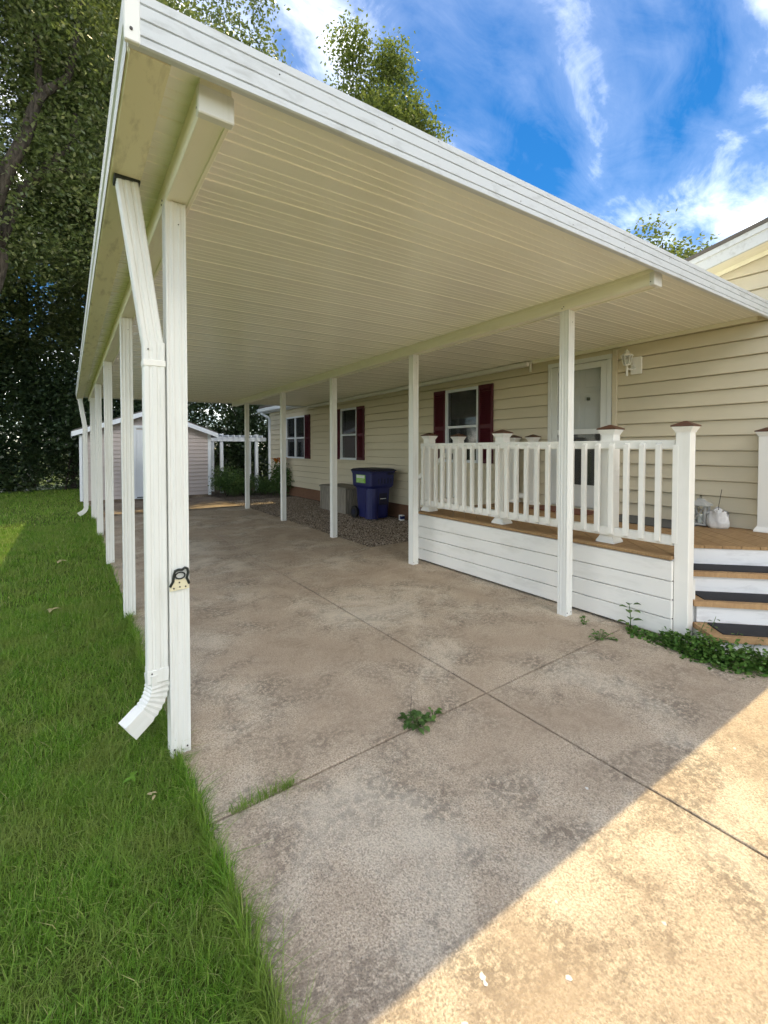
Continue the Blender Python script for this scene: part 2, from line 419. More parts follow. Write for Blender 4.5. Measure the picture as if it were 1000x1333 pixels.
# driveway: slabs over a dark bed
drv = MB().box((.41, -16, -.135), (13, 14.2, -.055)).build('driveway', 'soil'); tag(drv, kind='structure')
JX, JY = 2.0, [-15.5, -11.6, -8.2, -4.8, -1.42, 1.75, 4.86, 7.97, 11.02]
G = .0065
def slab(x0, x1, y0, y1, z=0., mat='concrete'):
    return MB().box((x0 + G, y0 + G, z - .09), (x1 - G, y1 - G, z), .003).build('concrete_slab', mat, drv)
for i in range(len(JY) - 1):
    y0, y1 = JY[i], JY[i + 1]
    slab(.41, JX, y0, y1); slab(JX, 3.60, y0, y1)
    if y1 <= 1.8: slab(3.60, 5.3, y0, min(y1, 1.75)); slab(5.3, 9.2, y0, y1)
slab(3.60, 5.66, 1.75, 5.42, -.012)
slab(.41, JX, 11.02, 13.9, -.006, 'concrete_back'); slab(JX, 3.60, 11.02, 13.9, -.006, 'concrete_back')
gb = MB().box((3.60, 5.42, -.135), (5.72, 18, -.02)).build('gravel_bed', 'gravel_bed'); tag(gb, kind='structure')
gb2 = MB().box((.41, 13.9, -.135), (3.60, 24, -.03)).build('garden_soil', 'soil'); tag(gb2, kind='structure')
# loose pebbles on the bed
def pebbles(n, region, size, zc):
    ico = np.array([(1, 0, 0), (-1, 0, 0), (0, 1, 0), (0, -1, 0), (0, 0, 1), (0, 0, -1)], float)
    fl = [(0, 2, 4), (2, 1, 4), (1, 3, 4), (3, 0, 4), (2, 0, 5), (1, 2, 5), (3, 1, 5), (0, 3, 5)]
    P = np.column_stack([RNG.uniform(region[0], region[1], n), RNG.uniform(region[2], region[3], n), np.full(n, zc)])
    s = RNG.uniform(size[0], size[1], (n, 1, 1)); sc = RNG.uniform(.6, 1.3, (n, 6, 1))
    v = ico[None] * s * sc * np.array([1, 1, .7]); a = RNG.uniform(0, 6.3, n); ca, sa = np.cos(a)[:, None], np.sin(a)[:, None]
    x = v[..., 0] * ca - v[..., 1] * sa; y = v[..., 0] * sa + v[..., 1] * ca
    v = np.stack([x, y, v[..., 2]], -1) + P[:, None, :] + np.array([0, 0, .004])
    return fast_mesh('pebbles', v.reshape(-1, 3), 6, fl, 'pebble')
o = link('loose_gravel', pebbles(26000, (3.62, 5.62, 5.44, 12.5), (.008, .017), -.018), (0, 0, 0), None, gb)
tag(o, kind='stuff')

# ================================================================== CARPORT
def ceil(x, y): return 2.715 + .014 * (x - .43) - .010 * (y - 1.6)
def yf(x): return 1.511 - .034 * (x - .16)            # front edge runs slightly askew
ROOF_L = 10.30                                        # depth of roof
XL, XR = .16, 5.70
cp = thing('carport', (1.9, 6.5, 0), 'white metal attached carport with ribbed cream ceiling and slim fluted posts', 'carport')
# roof pans: profile with a wide flat and four ribs, running towards the house
PW = .315
offs = [0, .10, .163, .208, .262]
pan_n = 33
def pan_prof():
    pr = []; st = .0045
    for i, a in enumerate(offs):
        b = offs[i + 1] if i + 1 < len(offs) else PW
        d = st * (1.2 if i == 0 else .65)
        pr += [(a + .0002, 0.0), (a + .0035, -d), (b - .0005, -.0002)]
    return pr
for i in range(-1, pan_n):
    y0 = .047 + i * PW
    pr = pan_prof()
    mb = MB(); top = .055
    prof = pr + [(PW - .0005, top), (0, top)]
    mb.prism([(max(p[0] + y0, .029), p[1]) for p in prof], 'x', XL + .03, XR + .02)
    mb.map(lambda x, y, z: (x, y + yf(x), z + ceil(x, y + 1.57)))
    mb.build('roof_pan', 'ceiling_enamel', cp)
PAN_END = .047 + pan_n * PW
# fascia on the front edge
def fascia_prof(h=.150):
    # (y,z) looking along x : outer face at y=0 (front)
    g_ = .006
    pts = [(0.085, h), (0, h)]
    for f in (.80, .50, .17):
        z = h * f
        pts += [(0, z + .0035), (g_, z + .0015), (g_, z - .0015), (0, z - .0035)]
    pts += [(0, 0), (.006, -.003), (.026, -.003), (.026, .040), (.085, .060)]
    return pts
fz = lambda x: ceil(x, 1.57) - .060
mb = MB().prism([(p[0], p[1]) for p in fascia_prof()], 'x', XL, 6.02)
mb.map(lambda x, y, z: (x, y + yf(x), z + fz(x)))
fas = mb.build('front_fascia', 'white_fascia', cp)
cc = MB().box((XL - .012, -.005, -.004), (XL + .030, .012, .154), .003).map(lambda x, y, z: (x, y + yf(x), z + fz(x))).build('corner_cap', 'white_metal', fas)
for z in (.03, .125):
    MB().tube([(XL + .006, yf(XL) - .0085, fz(XL) + z), (XL + .006, yf(XL) - .004, fz(XL) + z)], .0045, 10).build('screw', 'screw', fas)
for x in (.62, 1.1, 1.35, 1.9, 2.35, 2.9, 3.5, 4.2):
    z = random.choice((.04, .10, .104, .14)); MB().tube([(x, yf(x) - .002, fz(x) + z), (x, yf(x) + .002, fz(x) + z)], .0022, 6).build('screw', 'screw', fas)
# back fascia
mb = MB().box((XL, 0, -.02), (XR, .03, .14), .003).map(lambda x, y, z: (x, y + yf(x) + PAN_END, z + ceil(x, y + 1.57 + PAN_END))); mb.build('back_fascia', 'white_fascia', cp)
# gutter along the low side
YB = yf(XL) + PAN_END + .03
gp = [(XL + .118, -.065), (XL + .118, -.002), (XL + .122, .10), (XL + .006, .10), (XL, .10), (XL, .064), (XL + .005, .061), (XL + .005, .056), (XL, .053),
      (XL, .012), (XL + .005, .009), (XL + .005, .003), (XL, 0), (XL, -.058), (XL + .006, -.065)]
mb = MB().prism(gp, 'y', yf(XL) + .027, YB).map(lambda x, y, z: (x, y, z + ceil(XL, y)))
gut = mb.build('gutter', 'gutter_cream', cp)
mb = MB().prism([(XL - .002, -.06), (XL - .002, .012), (XL - .010, .016), (XL - .010, .10), (XL - .004, .10), (XL - .004, .02), (XL - .003, .014), (XL - .003, -.062)], 'y', yf(XL) + .051, YB)
mb.map(lambda x, y, z: (x, y, z + ceil(XL, y))).build('gutter_face', 'white_metal', gut)
# seam straps below the flat strip between gutter and beam
for y in (2.62, 5.4, 8.2):
    MB().box((XL + .121, y, -.0015), (.372, y + .004, .002)).map(lambda x, yy, z: (x, yy, z + ceil(x, yy))).build('seam_strip', 'gutter_cream', gut)
# beams: C channel with side lips
def beam(xc, y0, y1):
    w_, h_ = .052, .118
    prof = [(-w_, .0), (-w_, -.02), (-w_ - .006, -.03), (-w_ - .006, -h_ + .012), (-w_, -h_), (-w_ + .014, -h_), (-w_ + .016, -h_ + .008),
            (w_ - .016, -h_ + .008), (w_ - .014, -h_), (w_, -h_), (w_ + .006, -h_ + .012), (w_ + .006, -.03), (w_, -.02), (w_, .0)]
    b = MB().prism([(xc + p[0], p[1]) for p in prof], 'y', y0, y1).map(lambda x, y, z: (x, y, z + ceil(x, y) - .004)).build('beam', 'beam_cream', cp)
    MB().box((xc - w_ - .009, y0 - .006, -h_ - .003), (xc + w_ + .009, y0 + .03, -.026), .004).map(lambda x, y, z: (x, y, z + ceil(x, y) - .004)).build('end_cap', 'white_metal', b)
    for dx in (-w_ - .0065,):
        for (yy, zz) in ((y0 + .02, -.10), (y0 + .71, -.095), (y0 + .725, -.108)):
            MB().tube([(xc + dx - .003, yy, ceil(xc, yy) + zz), (xc + dx + .003, yy, ceil(xc, yy) + zz)], .004, 8).build('screw', 'screw', b)
    return b
bl = beam(.432, 1.60, 11.72)
br = beam(3.505, 1.475, 11.55)
# posts: fluted square tube
def post_prof(a=.0435):
    pr = []
    def side(p0, p1, nrm):
        d = [(0, 0), (.10, 0), (.14, .003), (.24, .003), (.28, 0), (.36, 0), (.40, .003), (.60, .003), (.64, 0), (.72, 0), (.76, .003), (.86, .003), (.90, 0)]
        for t, q in d: pr.append((p0[0] + (p1[0] - p0[0]) * t - nrm[0] * q, p0[1] + (p1[1] - p0[1]) * t - nrm[1] * q))
    side((-a, -a), (a, -a), (0, -1)); side((a, -a), (a, a), (1, 0)); side((a, a), (-a, a), (0, 1)); side((-a, a), (-a, -a), (-1, 0))
    return pr
PP = post_prof()
def post(x, y, z0=0.):
    zt = ceil(x, y) - .118
    p = MB().prism(PP, 'z', z0 - .01, zt).map(lambda a, b, c: (a + x, b + y, c)).build('post', 'white_metal', cp)
    for dx in (-.028, .028):
        MB().tube([(x + dx, y - .0455, z0 + .028), (x + dx, y - .042, z0 + .028)], .004, 8).build('screw', 'screw', p)
    MB().tube([(x + .012, y - .0445, zt - .10), (x + .012, y - .041, zt - .10)], .003, 8).build('screw', 'screw', p)
    return p
for y in (2.284, 4.41, 6.585, 8.775, 10.955): post(.418, y)
for y in (2.195, 4.275, 6.325, 8.395, 10.60): post(3.515, y)
# downspouts
def dprof(a=.042, b=.034):
    pr = []
    def side(p0, p1, nrm):
        for t, q in [(.06, 0), (.22, 0), (.27, .0035), (.36, .0035), (.41, 0), (.59, 0), (.64, .0035), (.73, .0035), (.78, 0), (.94, 0)]:
            pr.append((p0[0] + (p1[0] - p0[0]) * t - nrm[0] * q, p0[1] + (p1[1] - p0[1]) * t - nrm[1] * q))
    side((-a, -b), (a, -b), (0, -1)); side((a, -b), (a, b), (1, 0)); side((a, b), (-a, b), (0, 1)); side((-a, b), (-a, -b), (-1, 0))
    return pr
DP = dprof()
def downspout(x0, x1, y, zt, zm, zb, kick):
    ds = MB().sweep(DP, [(x0, y, zt - .02), (x0 + .006, y, zt - .06), (x1 - .008, y, zm + .03), (x1, y, zm - .02)], up=(0, 1, 0)).build('downspout', 'white_metal', cp)
    sc = 1.05
    MB().prism([(p[0] * sc, p[1] * sc) for p in DP], 'z', zb, zm + .005).map(lambda a, b, c: (a + x1, b + y, c)).build('downspout_leader', 'white_metal', ds)
    MB().box((x1 - .0465, y - .0385, zm - .105), (x1 + .0465, y + .0385, zm - .075), .003).build('strap', 'white_vinyl', ds)
    MB().box((x1 - .0455, y - .0375, zb - .02), (x1 + .0455, y + .0375, zb + .045), .003).build('joint_band', 'white_metal', ds)
    for zz in (zm - .03, zb + .03, zb - .035):
        MB().tube([(x1 - .026, y - .041, zz), (x1 - .026, y - .034, zz)], .0035, 8).build('screw', 'screw', ds)
    # crimped elbow kicking out over the lawn
    path = []; n = 14; rad = .15
    kx, ky = kick
    for i in range(n + 1):
        t = i / n * R(58)
        off = rad * (1 - math.cos(t)); path.append((x1 + kx * off, y + ky * off, zb - .03 - rad * math.sin(t)))
    t = R(58); dx, dz = math.sin(t), -math.cos(t)
    l_ = path[-1]; path.append((l_[0] + kx * dx * .035, l_[1] + ky * dx * .035, l_[2] + dz * .035)); path.append((l_[0] + kx * dx * .075, l_[1] + ky * dx * .075, l_[2] + dz * .075))
    path = [(x1, y, zb + .02)] + path
    e = MB(); o_ = []
    base = [(-.041, -.033), (-.02, -.034), (0, -.033), (.02, -.034), (.041, -.033), (.042, 0), (.041, .033), (.02, .034), (0, .033), (-.02, .034), (-.041, .033), (-.042, 0)]
    prs = []
    for i in range(len(path)):
        s_ = 1.04 if (i % 2 == 0 or i < 1 or i > n) else .955
        prs.append([(q[0] * s_, q[1] * s_) for q in base])
    pts = [Vector(p) for p in path]; ref = Vector((-ky, kx, 0))
    rg = []
    for i, p in enumerate(pts):
        d = (pts[min(i + 1, len(pts) - 1)] - pts[max(i - 1, 0)]).normalized(); b_ = ref; a_ = b_.cross(d).normalized()
        rg.append([p + a_ * q[0] + b_ * q[1] for q in prs[i]])
    # open mouth: add inner rings
    inner = [[p + (c_ - p) * .06 for p in rg[-1]] for c_ in [pts[-1]]][0]
    deep = [p + (pts[-2] - pts[-1]) * .8 for p in inner]
    e.rings(rg + [inner, deep]); el = e.build('elbow', 'white_metal', ds)
    return ds
d1 = downspout(.225, .325, 2.285, 2.660, 1.93, .385, (-.95, -.31))
mb = MB().sweep([(-.05, -.041), (.05, -.041), (.05, .041), (-.05, .041)], [(.225, 2.285, 2.652), (.227, 2.285, 2.628)], up=(0, 1, 0)); mb.build('outlet_collar', 'dark_iron', d1)
downspout(.215, .30, 11.55, 2.545, 1.95, .22, (-1, 0))
# trim strip where roof meets the wall
MB().box((5.655, 1.45, -.045), (5.690, 4.10, -.004), .003).map(lambda x, y, z: (x, y, z + ceil(x, y))).build('wall_trim', 'beam_cream', cp)

# small bracket and chain
bk = thing('post_bracket', (.418, 2.236, .78), 'small cream metal bracket with dark loop handle screwed to corner carport post', 'bracket')
yk = 2.236
pl = [(-.044, .0), (.042, .004), (.040, .022), (.022, .052), (-.022, .052), (-.043, .020)]
MB().prism([(.418 + a, .785 + b) for a, b in pl], 'y', yk - .004, yk).build('plate', 'plate_cream', bk)
lp = [(-.043, .022), (-.030, .045), (-.026, .075), (-.021, .094), (-.005, .098), (.010, .096), (.022, .104), (.033, .098), (.036, .080), (.030, .055), (.040, .026)]
MB().tube([(.418 + a, yk - .008, .785 + b) for a, b in lp], .0062, 8).build('handle', 'dark_iron', bk, True)
rg = [(.001 + .021 * math.cos(t), .070 + .015 * math.sin(t)) for t in [i * math.pi / 8 for i in range(17)]]
MB().tube([(.418 + a, yk - .008, .785 + b) for a, b in rg], .0035, 6).build('ring', 'dark_iron', bk, True)
for a, b in ((-.026, .012), (.0, .016), (.025, .014), (-.002, .037)):
    MB().tube([(.418 + a, yk - .007, .785 + b), (.418 + a, yk - .003, .785 + b)], .0038, 8).build('screw', 'screw', bk)
ch = thing('chain', (.36, 3.05, 2.2), 'short dark chain hanging from the beam beside corner post', 'chain')
for i in range(7):
    z = 2.60 - .012 - i * .03; a = (i % 2) * math.pi / 2
    pts = [(.385 + .008 * math.cos(t) * math.cos(a), 3.32 + .008 * math.cos(t) * math.sin(a), z + .019 * math.sin(t)) for t in [j * math.pi / 5 for j in range(11)]]
    MB().tube(pts, .0028, 5).build('chain_link', 'dark_iron', ch, True)

# ================================================================== HOUSE
WX = 5.70
hs_ = thing('house', (9.7, 6, 0), 'single storey house with beige vinyl siding and maroon shutters behind the carport', 'house')
HY0, HY1 = -3.0, 14.75
openings = {'door': (2.915, 3.825, .625, 2.66), 'w2': (5.17, 5.95, 1.215, 2.50), 'w1': (9.05, 9.81, 1.185, 2.44), 'w0': (11.92, 13.28, 1.165, 2.42)}
ZB = .285; CO = .1635
def rake(y): return 3.43 + .225 * (2.0 - y) if y >= -1.6 else 3.43 + .225 * 3.6 - .225 * (-1.6 - y)
def siding_wall(parent, mat, X, y0, y1, z0, top, ops, joints=()):
    """lap siding facing -x, one object per board; top is a function of y"""
    brk = sorted(set([y0, y1] + [v for o_ in ops for v in o_[:2]] + list(joints)))
    n = int((max(top(y) for y in (y0, y1, -1.6)) - z0) / CO) + 1
    for c_ in range(n):
        za, zb_ = z0 + c_ * CO, z0 + (c_ + 1) * CO
        segs = []
        for a, b in zip(brk[:-1], brk[1:]):
            ym = (a + b) / 2
            rng = [(za, zb_)]
            for o_ in ops:
                if o_[0] - 1e-6 <= a and b <= o_[1] + 1e-6:
                    new = []
                    for (p, q) in rng:
                        if o_[2] >= q or o_[3] <= p: new.append((p, q))
                        else:
                            if p < o_[2]: new.append((p, o_[2]))
                            if q > o_[3]: new.append((o_[3], q))
                    rng = new
            for r_ in rng: segs.append([a, b, *r_])
        # merge neighbours with the same range
        out = []
        for s_ in segs:
            if out and abs(out[-1][1] - s_[0]) < 1e-6 and out[-1][2:] == s_[2:] and s_[0] not in joints: out[-1][1] = s_[1]
            else: out.append(s_)
        for a, b, p, q in out:
            if p > top(a) and p > top(b) and p > top((a + b) / 2): continue
            off = lambda z: .022 * (1 - (z - za) / CO)
            prof = [(X + .03, p), (X - .026, p), (X - .029, p + .008), (X - .024, p + .03), (X - .004, q - .007), (X + .025, q - .006), (X + .03, q)]
            mb = MB()
            aa, bb = a, b
            if p + .02 > min(top(a), top(b)) or q > min(top(a), top(b)):
                # clip against the sloping rake: shift ends where the board bottom passes under it
                nseg = 40; yy = [a + (b - a) * i / nseg for i in range(nseg + 1)]
                ok = [y for y in yy if top(y) > p + .02]
                if len(ok) < 2: continue
                aa, bb = ok[0], ok[-1]
            if q > min(top(aa), top(bb)) - .001:
                ys_ = sorted(set([aa, bb] + [aa + (bb - aa) * i / 30 for i in range(31)]))
                mb.rings([[(x_, y_, min(z_, top(y_))) for x_, z_ in prof] for y_ in ys_])
            else: mb.prism([(x_, z_) for x_, z_ in prof], 'y', aa + .0005, bb - .0005)
            mb.build('siding_board', mat, parent)
siding_wall(hs_, 'siding_beige', WX, HY0, HY1, ZB, lambda y: min(max(2.86, rake(y) - .08 if y < 4.7 else 0), 5), list(openings.values()), (2.84, 7.6))
# wall core
mb = MB()
core = [(HY0, HY1, 0, ZB)]
MB().box((WX + .006, HY0, -.05), (WX + .10, HY1, ZB)).build('brick_base', 'foundation', hs_)
MB().box((WX + .5, HY0, -.05), (WX + .55, HY1, 2.8)).build('dark_backing', 'interior', hs_)  # near-black panel, paints in the darkness of the rooms behind the openings
MB().box((WX - .012, HY1 - .05, ZB), (WX + .10, HY1 + .02, 2.66), .004).build('corner_post', 'siding_beige', hs_)
MB().box((WX + .02, HY1, -.05), (13.8, HY1 + .015, 2.7)).build('end_wall', 'siding_beige', hs_)
MB().box((13.75, HY0, -.05), (13.85, HY1, 2.7)).build('rear_wall', 'siding_beige', hs_)
MB().box((WX + .02, HY0 - .02, -.05), (13.8, HY0, 2.9)).build('end_wall', 'siding_beige', hs_)
# roof
RZ = 2.83
mb = MB().prism([(5.42, RZ), (9.75, RZ + .95), (14.1, RZ), (14.1, RZ + .08), (9.75, RZ + 1.03), (5.42, RZ + .08)], 'y', 4.6, HY1 + .35); mb.build('roof', 'shingle', hs_)
mb = MB().prism([(7.2, RZ + .39), (9.75, RZ + .95), (14.1, RZ), (14.1, RZ + .08), (9.75, RZ + 1.03), (7.2, RZ + .47)], 'y', HY0 - .3, 4.6); mb.build('roof', 'shingle', hs_)
# cross gable roof over the entry and its rake board
RK0, RKP, RK1 = 3.6, -1.6, -6.8
mb = MB().prism([(RK0, rake(RK0) + .012), (RKP, rake(RKP) + .012), (RK1, rake(RK1) + .012), (RK1, rake(RK1) + .05), (RKP, rake(RKP) + .055), (RK0, rake(RK0) + .05)], 'x', 5.40, 9.8); rf = mb.build('gable_roof', 'shingle', hs_)
mb = MB().prism([(RK0, rake(RK0) - .155), (RKP, rake(RKP) - .155), (RKP, rake(RKP) + .010), (RK0, rake(RK0) + .010)], 'x', 5.425, 5.455); mb.build('rake_board', 'white_fascia', hs_)
mb = MB().prism([(RK0, rake(RK0) - .045), (RKP, rake(RKP) - .045), (RKP, rake(RKP) + .011), (RK0, rake(RK0) + .011)], 'x', 5.408, 5.4245); mb.build('drip_edge', 'white_fascia', hs_)
mb = MB().prism([(RK0, rake(RK0) - .150), (RKP, rake(RKP) - .150), (RKP, rake(RKP) - .135), (RK0, rake(RK0) - .135)], 'x', 5.4555, WX + .05); mb.build('rake_soffit', 'beam_cream', hs_)
mb = MB().prism([(RK0, rake(RK0) - .195), (RKP, rake(RKP) - .195), (RKP, rake(RKP) - .151), (RK0, rake(RK0) - .151)], 'x', 5.655, 5.668); mb.build('rake_trim', 'beam_cream', hs_)
# eave gutter of the house, tucked below the carport ceiling, and the free eave beyond it
MB().box((5.575, 4.13, -.078), (5.668, 11.60, -.012), .010).map(lambda x, y, z: (x, y, z + ceil(x, y))).build('eave_trim', 'white_vinyl', hs_)
MB().box((5.630, 4.10, 2.60), (5.66, 4.13, 2.77), .003).build('eave_trim_end', 'white_vinyl', hs_)
MB().box((5.38, 11.95, 2.70), (5.50, HY1 + .38, 2.82), .015).build('eave_gutter', 'trim_shed', hs_)
MB().box((5.50, 11.95, 2.675), (5.72, HY1 + .33, 2.70)).build('eave_soffit', 'trim_shed', hs_)
mb = MB().sweep([(-.035, -.025), (.035, -.025), (.035, .025), (-.035, .025)], [(5.44, HY1 + .14, 2.71), (5.45, HY1 + .13, 2.65), (5.61, HY1 - .07, 2.52), (5.640, HY1 - .09, 2.46), (5.640, HY1 - .09, .25)], up=(0, 1, 0)); mb.build('eave_downspout', 'trim_shed', hs_)
# windows
def window(y0, y1, z0, z1, double=False, curt=True):
    W_ = .045
    fr = MB()
    fr.box((WX - .045, y0 - .012, z1 - W_ + .012), (WX + .05, y1 + .012, z1 + .014), .004).box((WX - .052, y0 - .022, z0 - .014), (WX + .05, y1 + .022, z0 + W_ - .010), .004)
    fr.box((WX - .044, y0 - .013, z0 + W_ - .011), (WX + .05, y0 + W_ - .012, z1 - W_ + .013)).box((WX - .044, y1 - W_ + .012, z0 + W_ - .011), (WX + .05, y1 + .013, z1 - W_ + .013))
    o_ = fr.build('window', 'trim_shed', hs_)
    parts = [(y0, y1)] if not double else [(y0, (y0 + y1) / 2), ((y0 + y1) / 2, y1)]
    if double: MB().box((WX - .042, (y0 + y1) / 2 - .035, z0 + .035), (WX + .04, (y0 + y1) / 2 + .035, z1 - .033), .004).build('mullion', 'trim_shed', o_)
    zm = (z0 + z1) / 2 - .02
    for a, b in parts:
        a2 = a + (.034 if a == y0 else .036); b2 = b - (.034 if b == y1 else .036)
        MB().box((WX - .036, a2, zm - .022), (WX + .03, b2, zm + .022), .004).build('meeting_rail', 'trim_shed', o_)
        MB().box((WX - .012, a2, zm + .0225), (WX - .008, b2, z1 - .034)).build('pane', 'glass_window', o_)
        MB().box((WX + .004, a2, z0 + .036), (WX + .008, b2, zm - .0225)).build('pane', 'glass_window', o_)
        if curt:
            n = 26; pr = [(WX + .12 + .018 * math.sin(i * 1.9) + .008 * math.sin(i * .7), a2 - .02 + (b2 - a2 + .04) * i / n) for i in range(n + 1)]
            MB().sheet(pr, 'z', zm + .15, z1 + .02).build('curtain', 'curtain', o_, True)
    return o_
window(*openings['w2']); window(*openings['w1']); window(*openings['w0'], double=True)
def shutter(y0, y1, z0, z1):
    mb = MB(); t = WX - .055; b = WX - .02
    mb.box((t, y0, z0), (b, y0 + .04, z1), .004).box((t, y1 - .04, z0), (b, y1, z1), .004)
    zm = z0 + (z1 - z0) * .47
    for a, c_ in ((z0, z0 + .07), (zm - .035, zm + .035), (z1 - .07, z1)): mb.box((t + .001, y0 + .039, a), (b, y1 - .039, c_), .004)
    sh = mb.build('shutter', 'maroon', hs_)
    lv = MB()
    for a, c_ in ((z0 + .07, zm - .035), (zm + .035, z1 - .07)):
        n = int((c_ - a) / .034)
        for i in range(n):
            z = a + (c_ - a) * i / n; zz = (c_ - a) / n
            lv.add([(t + .004, y0 + .038, z), (t + .004, y1 - .038, z), (b - .004, y1 - .038, z + zz * 1.1), (b - .004, y0 + .038, z + zz * 1.1), (t + .006, y0 + .038, z - .004), (t + .006, y1 - .038, z - .004)], [(0, 1, 2, 3), (4, 5, 1, 0)])
    lv.box((b - .003, y0 + .03, z0 + .03), (b, y1 - .03, z1 - .03))
    lv.build('louver', 'maroon', sh)
for a, b, n in ((4.845, 5.155, 'w2'), (5.965, 6.275, 'w2'), (8.715, 9.035, 'w1'), (9.825, 10.145, 'w1'), (11.575, 11.905, 'w0'), (13.295, 13.625, 'w0')):
    shutter(a, b, openings[n][2] - .01, openings[n][3] + .02)
# entry: storm door over panel door
y0, y1, z0, z1 = openings['door']
dr = MB().box((WX - .04, y0 - .005, z0), (WX + .06, y0 + .055, z1 - .056), .004).box((WX - .04, y1 - .055, z0), (WX + .06, y1 + .005, z1 - .056), .004).box((WX - .042, y0 - .006, z1 - .055), (WX + .06, y1 + .006, z1 + .005), .004).build('entry_door', 'door_white', hs_)
a, b = y0 + .057, y1 - .057
sm = MB()
for lo, hi in (((a, z0 + .03), (a + .085, z1 - .06)), ((b - .085, z0 + .03), (b, z1 - .06))): sm.box((WX - .028, lo[0], lo[1]), (WX + .0, hi[0], hi[1]), .004)
for p, q in ((z1 - .14, z1 - .061), (z0 + 1.02, z0 + 1.09), (z0 + .03, z0 + .33)): sm.box((WX - .027, a + .0855, p), (WX - .001, b - .0855, q), .004)
sm.build('storm_frame', 'door_white', dr)
MB().box((WX - .014, a + .086, z0 + 1.0905), (WX - .010, b - .086, z1 - .1405)).build('storm_glass', 'glass_storm', dr)
MB().box((WX - .006, a + .086, z0 + .3305), (WX - .002, b - .086, z0 + 1.0195)).build('storm_glass', 'glass_window', dr)
pd = MB().box((WX + .085, y0 - .03, z0), (WX + .125, y1 + .03, z1 + .03))
for (p, q) in ((z0 + 1.66, z1 - .12), (z0 + 1.05, z0 + 1.58), (z0 + .2, z0 + .9)):
    for (u, v) in ((y0 + .15, (y0 + y1) / 2 - .04), ((y0 + y1) / 2 + .04, y1 - .15)):
        pd.box((WX + .074, u, p), (WX + .0845, v, q), .010)
pd.build('panel_door', 'door_white', dr)
MB().tube([(WX - .06, a + .045, z0 + .93), (WX - .06, a + .045, z0 + 1.05)], .010, 8).build('door_handle', 'dark_iron', dr)
MB().lathe([(.020, -.02), (.022, 0), (.02, .02)], (WX + .06, a + .30, z0 + 1.5), 10).build('door_knocker', 'dark_iron', dr)
MB().box((WX - .045, 2.842, .60), (WX - .001, 2.900, 2.70), .003).build('siding_channel', 'siding_beige', dr)

# wall lantern
wl_ = thing('wall_lantern', (5.66, 2.62, 2.35), 'white coach lantern mounted on the beige siding beside the entry door', 'lamp')
MB().box((5.655, 2.545, 2.36), (5.680, 2.675, 2.57), .006).build('backplate', 'white_vinyl', wl_)
lx, ly, lz = 5.545, 2.665, 2.0
arm = [(5.66, 2.62, 2.44), (5.62, 2.64, 2.42), (5.57, 2.66, 2.42), (lx, ly, 2.445)]
MB().tube(arm, .009, 8).build('arm', 'white_vinyl', wl_, True)
sc = [(5.648 - .035 * math.cos(t) * .8, 2.635, 2.45 + .035 * math.sin(t)) for t in [i * .7 for i in range(8)]]
MB().tube(sc, .006, 6).build('scroll', 'white_vinyl', wl_, True)
def frus(c, r0, z0, r1, z1, n=6): return [[(c[0] + r0 * math.cos(2 * math.pi * i / n), c[1] + r0 * math.sin(2 * math.pi * i / n), z0) for i in range(n)], [(c[0] + r1 * math.cos(2 * math.pi * i / n), c[1] + r1 * math.sin(2 * math.pi * i / n), z1) for i in range(n)]]
MB().rings(frus((lx, ly), .014, 2.335, .012, 2.46) + frus((lx, ly), .035, 2.465, .040, 2.475)).build('stem', 'white_vinyl', wl_)
gl = frus((lx, ly), .038, 2.476, .060, 2.575); MB().rings(gl).build('glass', 'glass_lamp', wl_)
cg = MB()
for i in range(6): cg.tube([gl[0][i], gl[1][i]], .0045, 5)
cg.build('cage', 'white_vinyl', wl_)
MB().rings(frus((lx, ly), .070, 2.576, .072, 2.584) + frus((lx, ly), .034, 2.612, .026, 2.616) + frus((lx, ly), .026, 2.636, .018, 2.642)).build('roof', 'white_vinyl', wl_)
MB().lathe([(.004, 0), (.009, .006), (.003, .018)], (lx, ly, 2.642), 8).build('finial', 'white_vinyl', wl_)
MB().lathe([(.008, 0), (.012, .02), (.004, .06)], (lx, ly, 2.48), 8).build('bulb', 'sticker_white', wl_)

# ================================================================== DECK
dk = thing('deck', (4.7, 2.6, 0), 'raised wooden entry deck with white railing, white board skirt and angled steps', 'deck')
DZ = .625; n_ = Vector((.7071, .7071)); t_ = Vector((.7071, -.7071))
def clip(poly, nx, ny, c):      # keep nx*x+ny*y >= c
    out = []
    for i in range(len(poly)):
        p, q = poly[i], poly[(i + 1) % len(poly)]
        dp, dq = nx * p[0] + ny * p[1] - c, nx * q[0] + ny * q[1] - c
        if dp >= 0: out.append(p)
        if (dp >= 0) != (dq >= 0):
            t = dp / (dp - dq); out.append((p[0] + (q[0] - p[0]) * t, p[1] + (q[1] - p[1]) * t))
    return out
TL, BW, NF = 1.80, .142, 4.14
for i in range(-20, 18):
    a, b = TL + i * BW + .0025, TL + (i + 1) * BW - .0025
    pol = [tuple(n_ * u + t_ * v) for u, v in ((0, a), (9, a), (9, b), (0, b))]
    pol = clip(pol, 1, 0, 3.825); pol = clip(pol, -1, 0, -5.665); pol = clip(pol, 0, -1, -4.44); pol = clip(pol, 0, 1, .45 if i >= 0 else 1.44)
    if i >= 0: pol = clip(pol, .7071, .7071, NF)
    else: pol = clip(pol, .7071, .7071, 3.60)
    if len(pol) < 3: continue
    ar = abs(sum(pol[j][0] * pol[(j + 1) % len(pol)][1] - pol[(j + 1) % len(pol)][0] * pol[j][1] for j in range(len(pol)))) / 2
    if ar < .003: continue
    MB().prism(pol, 'z', DZ - .026, DZ + random.uniform(-.0012, .0012)).build('deck_board', 'deck_wood', dk)
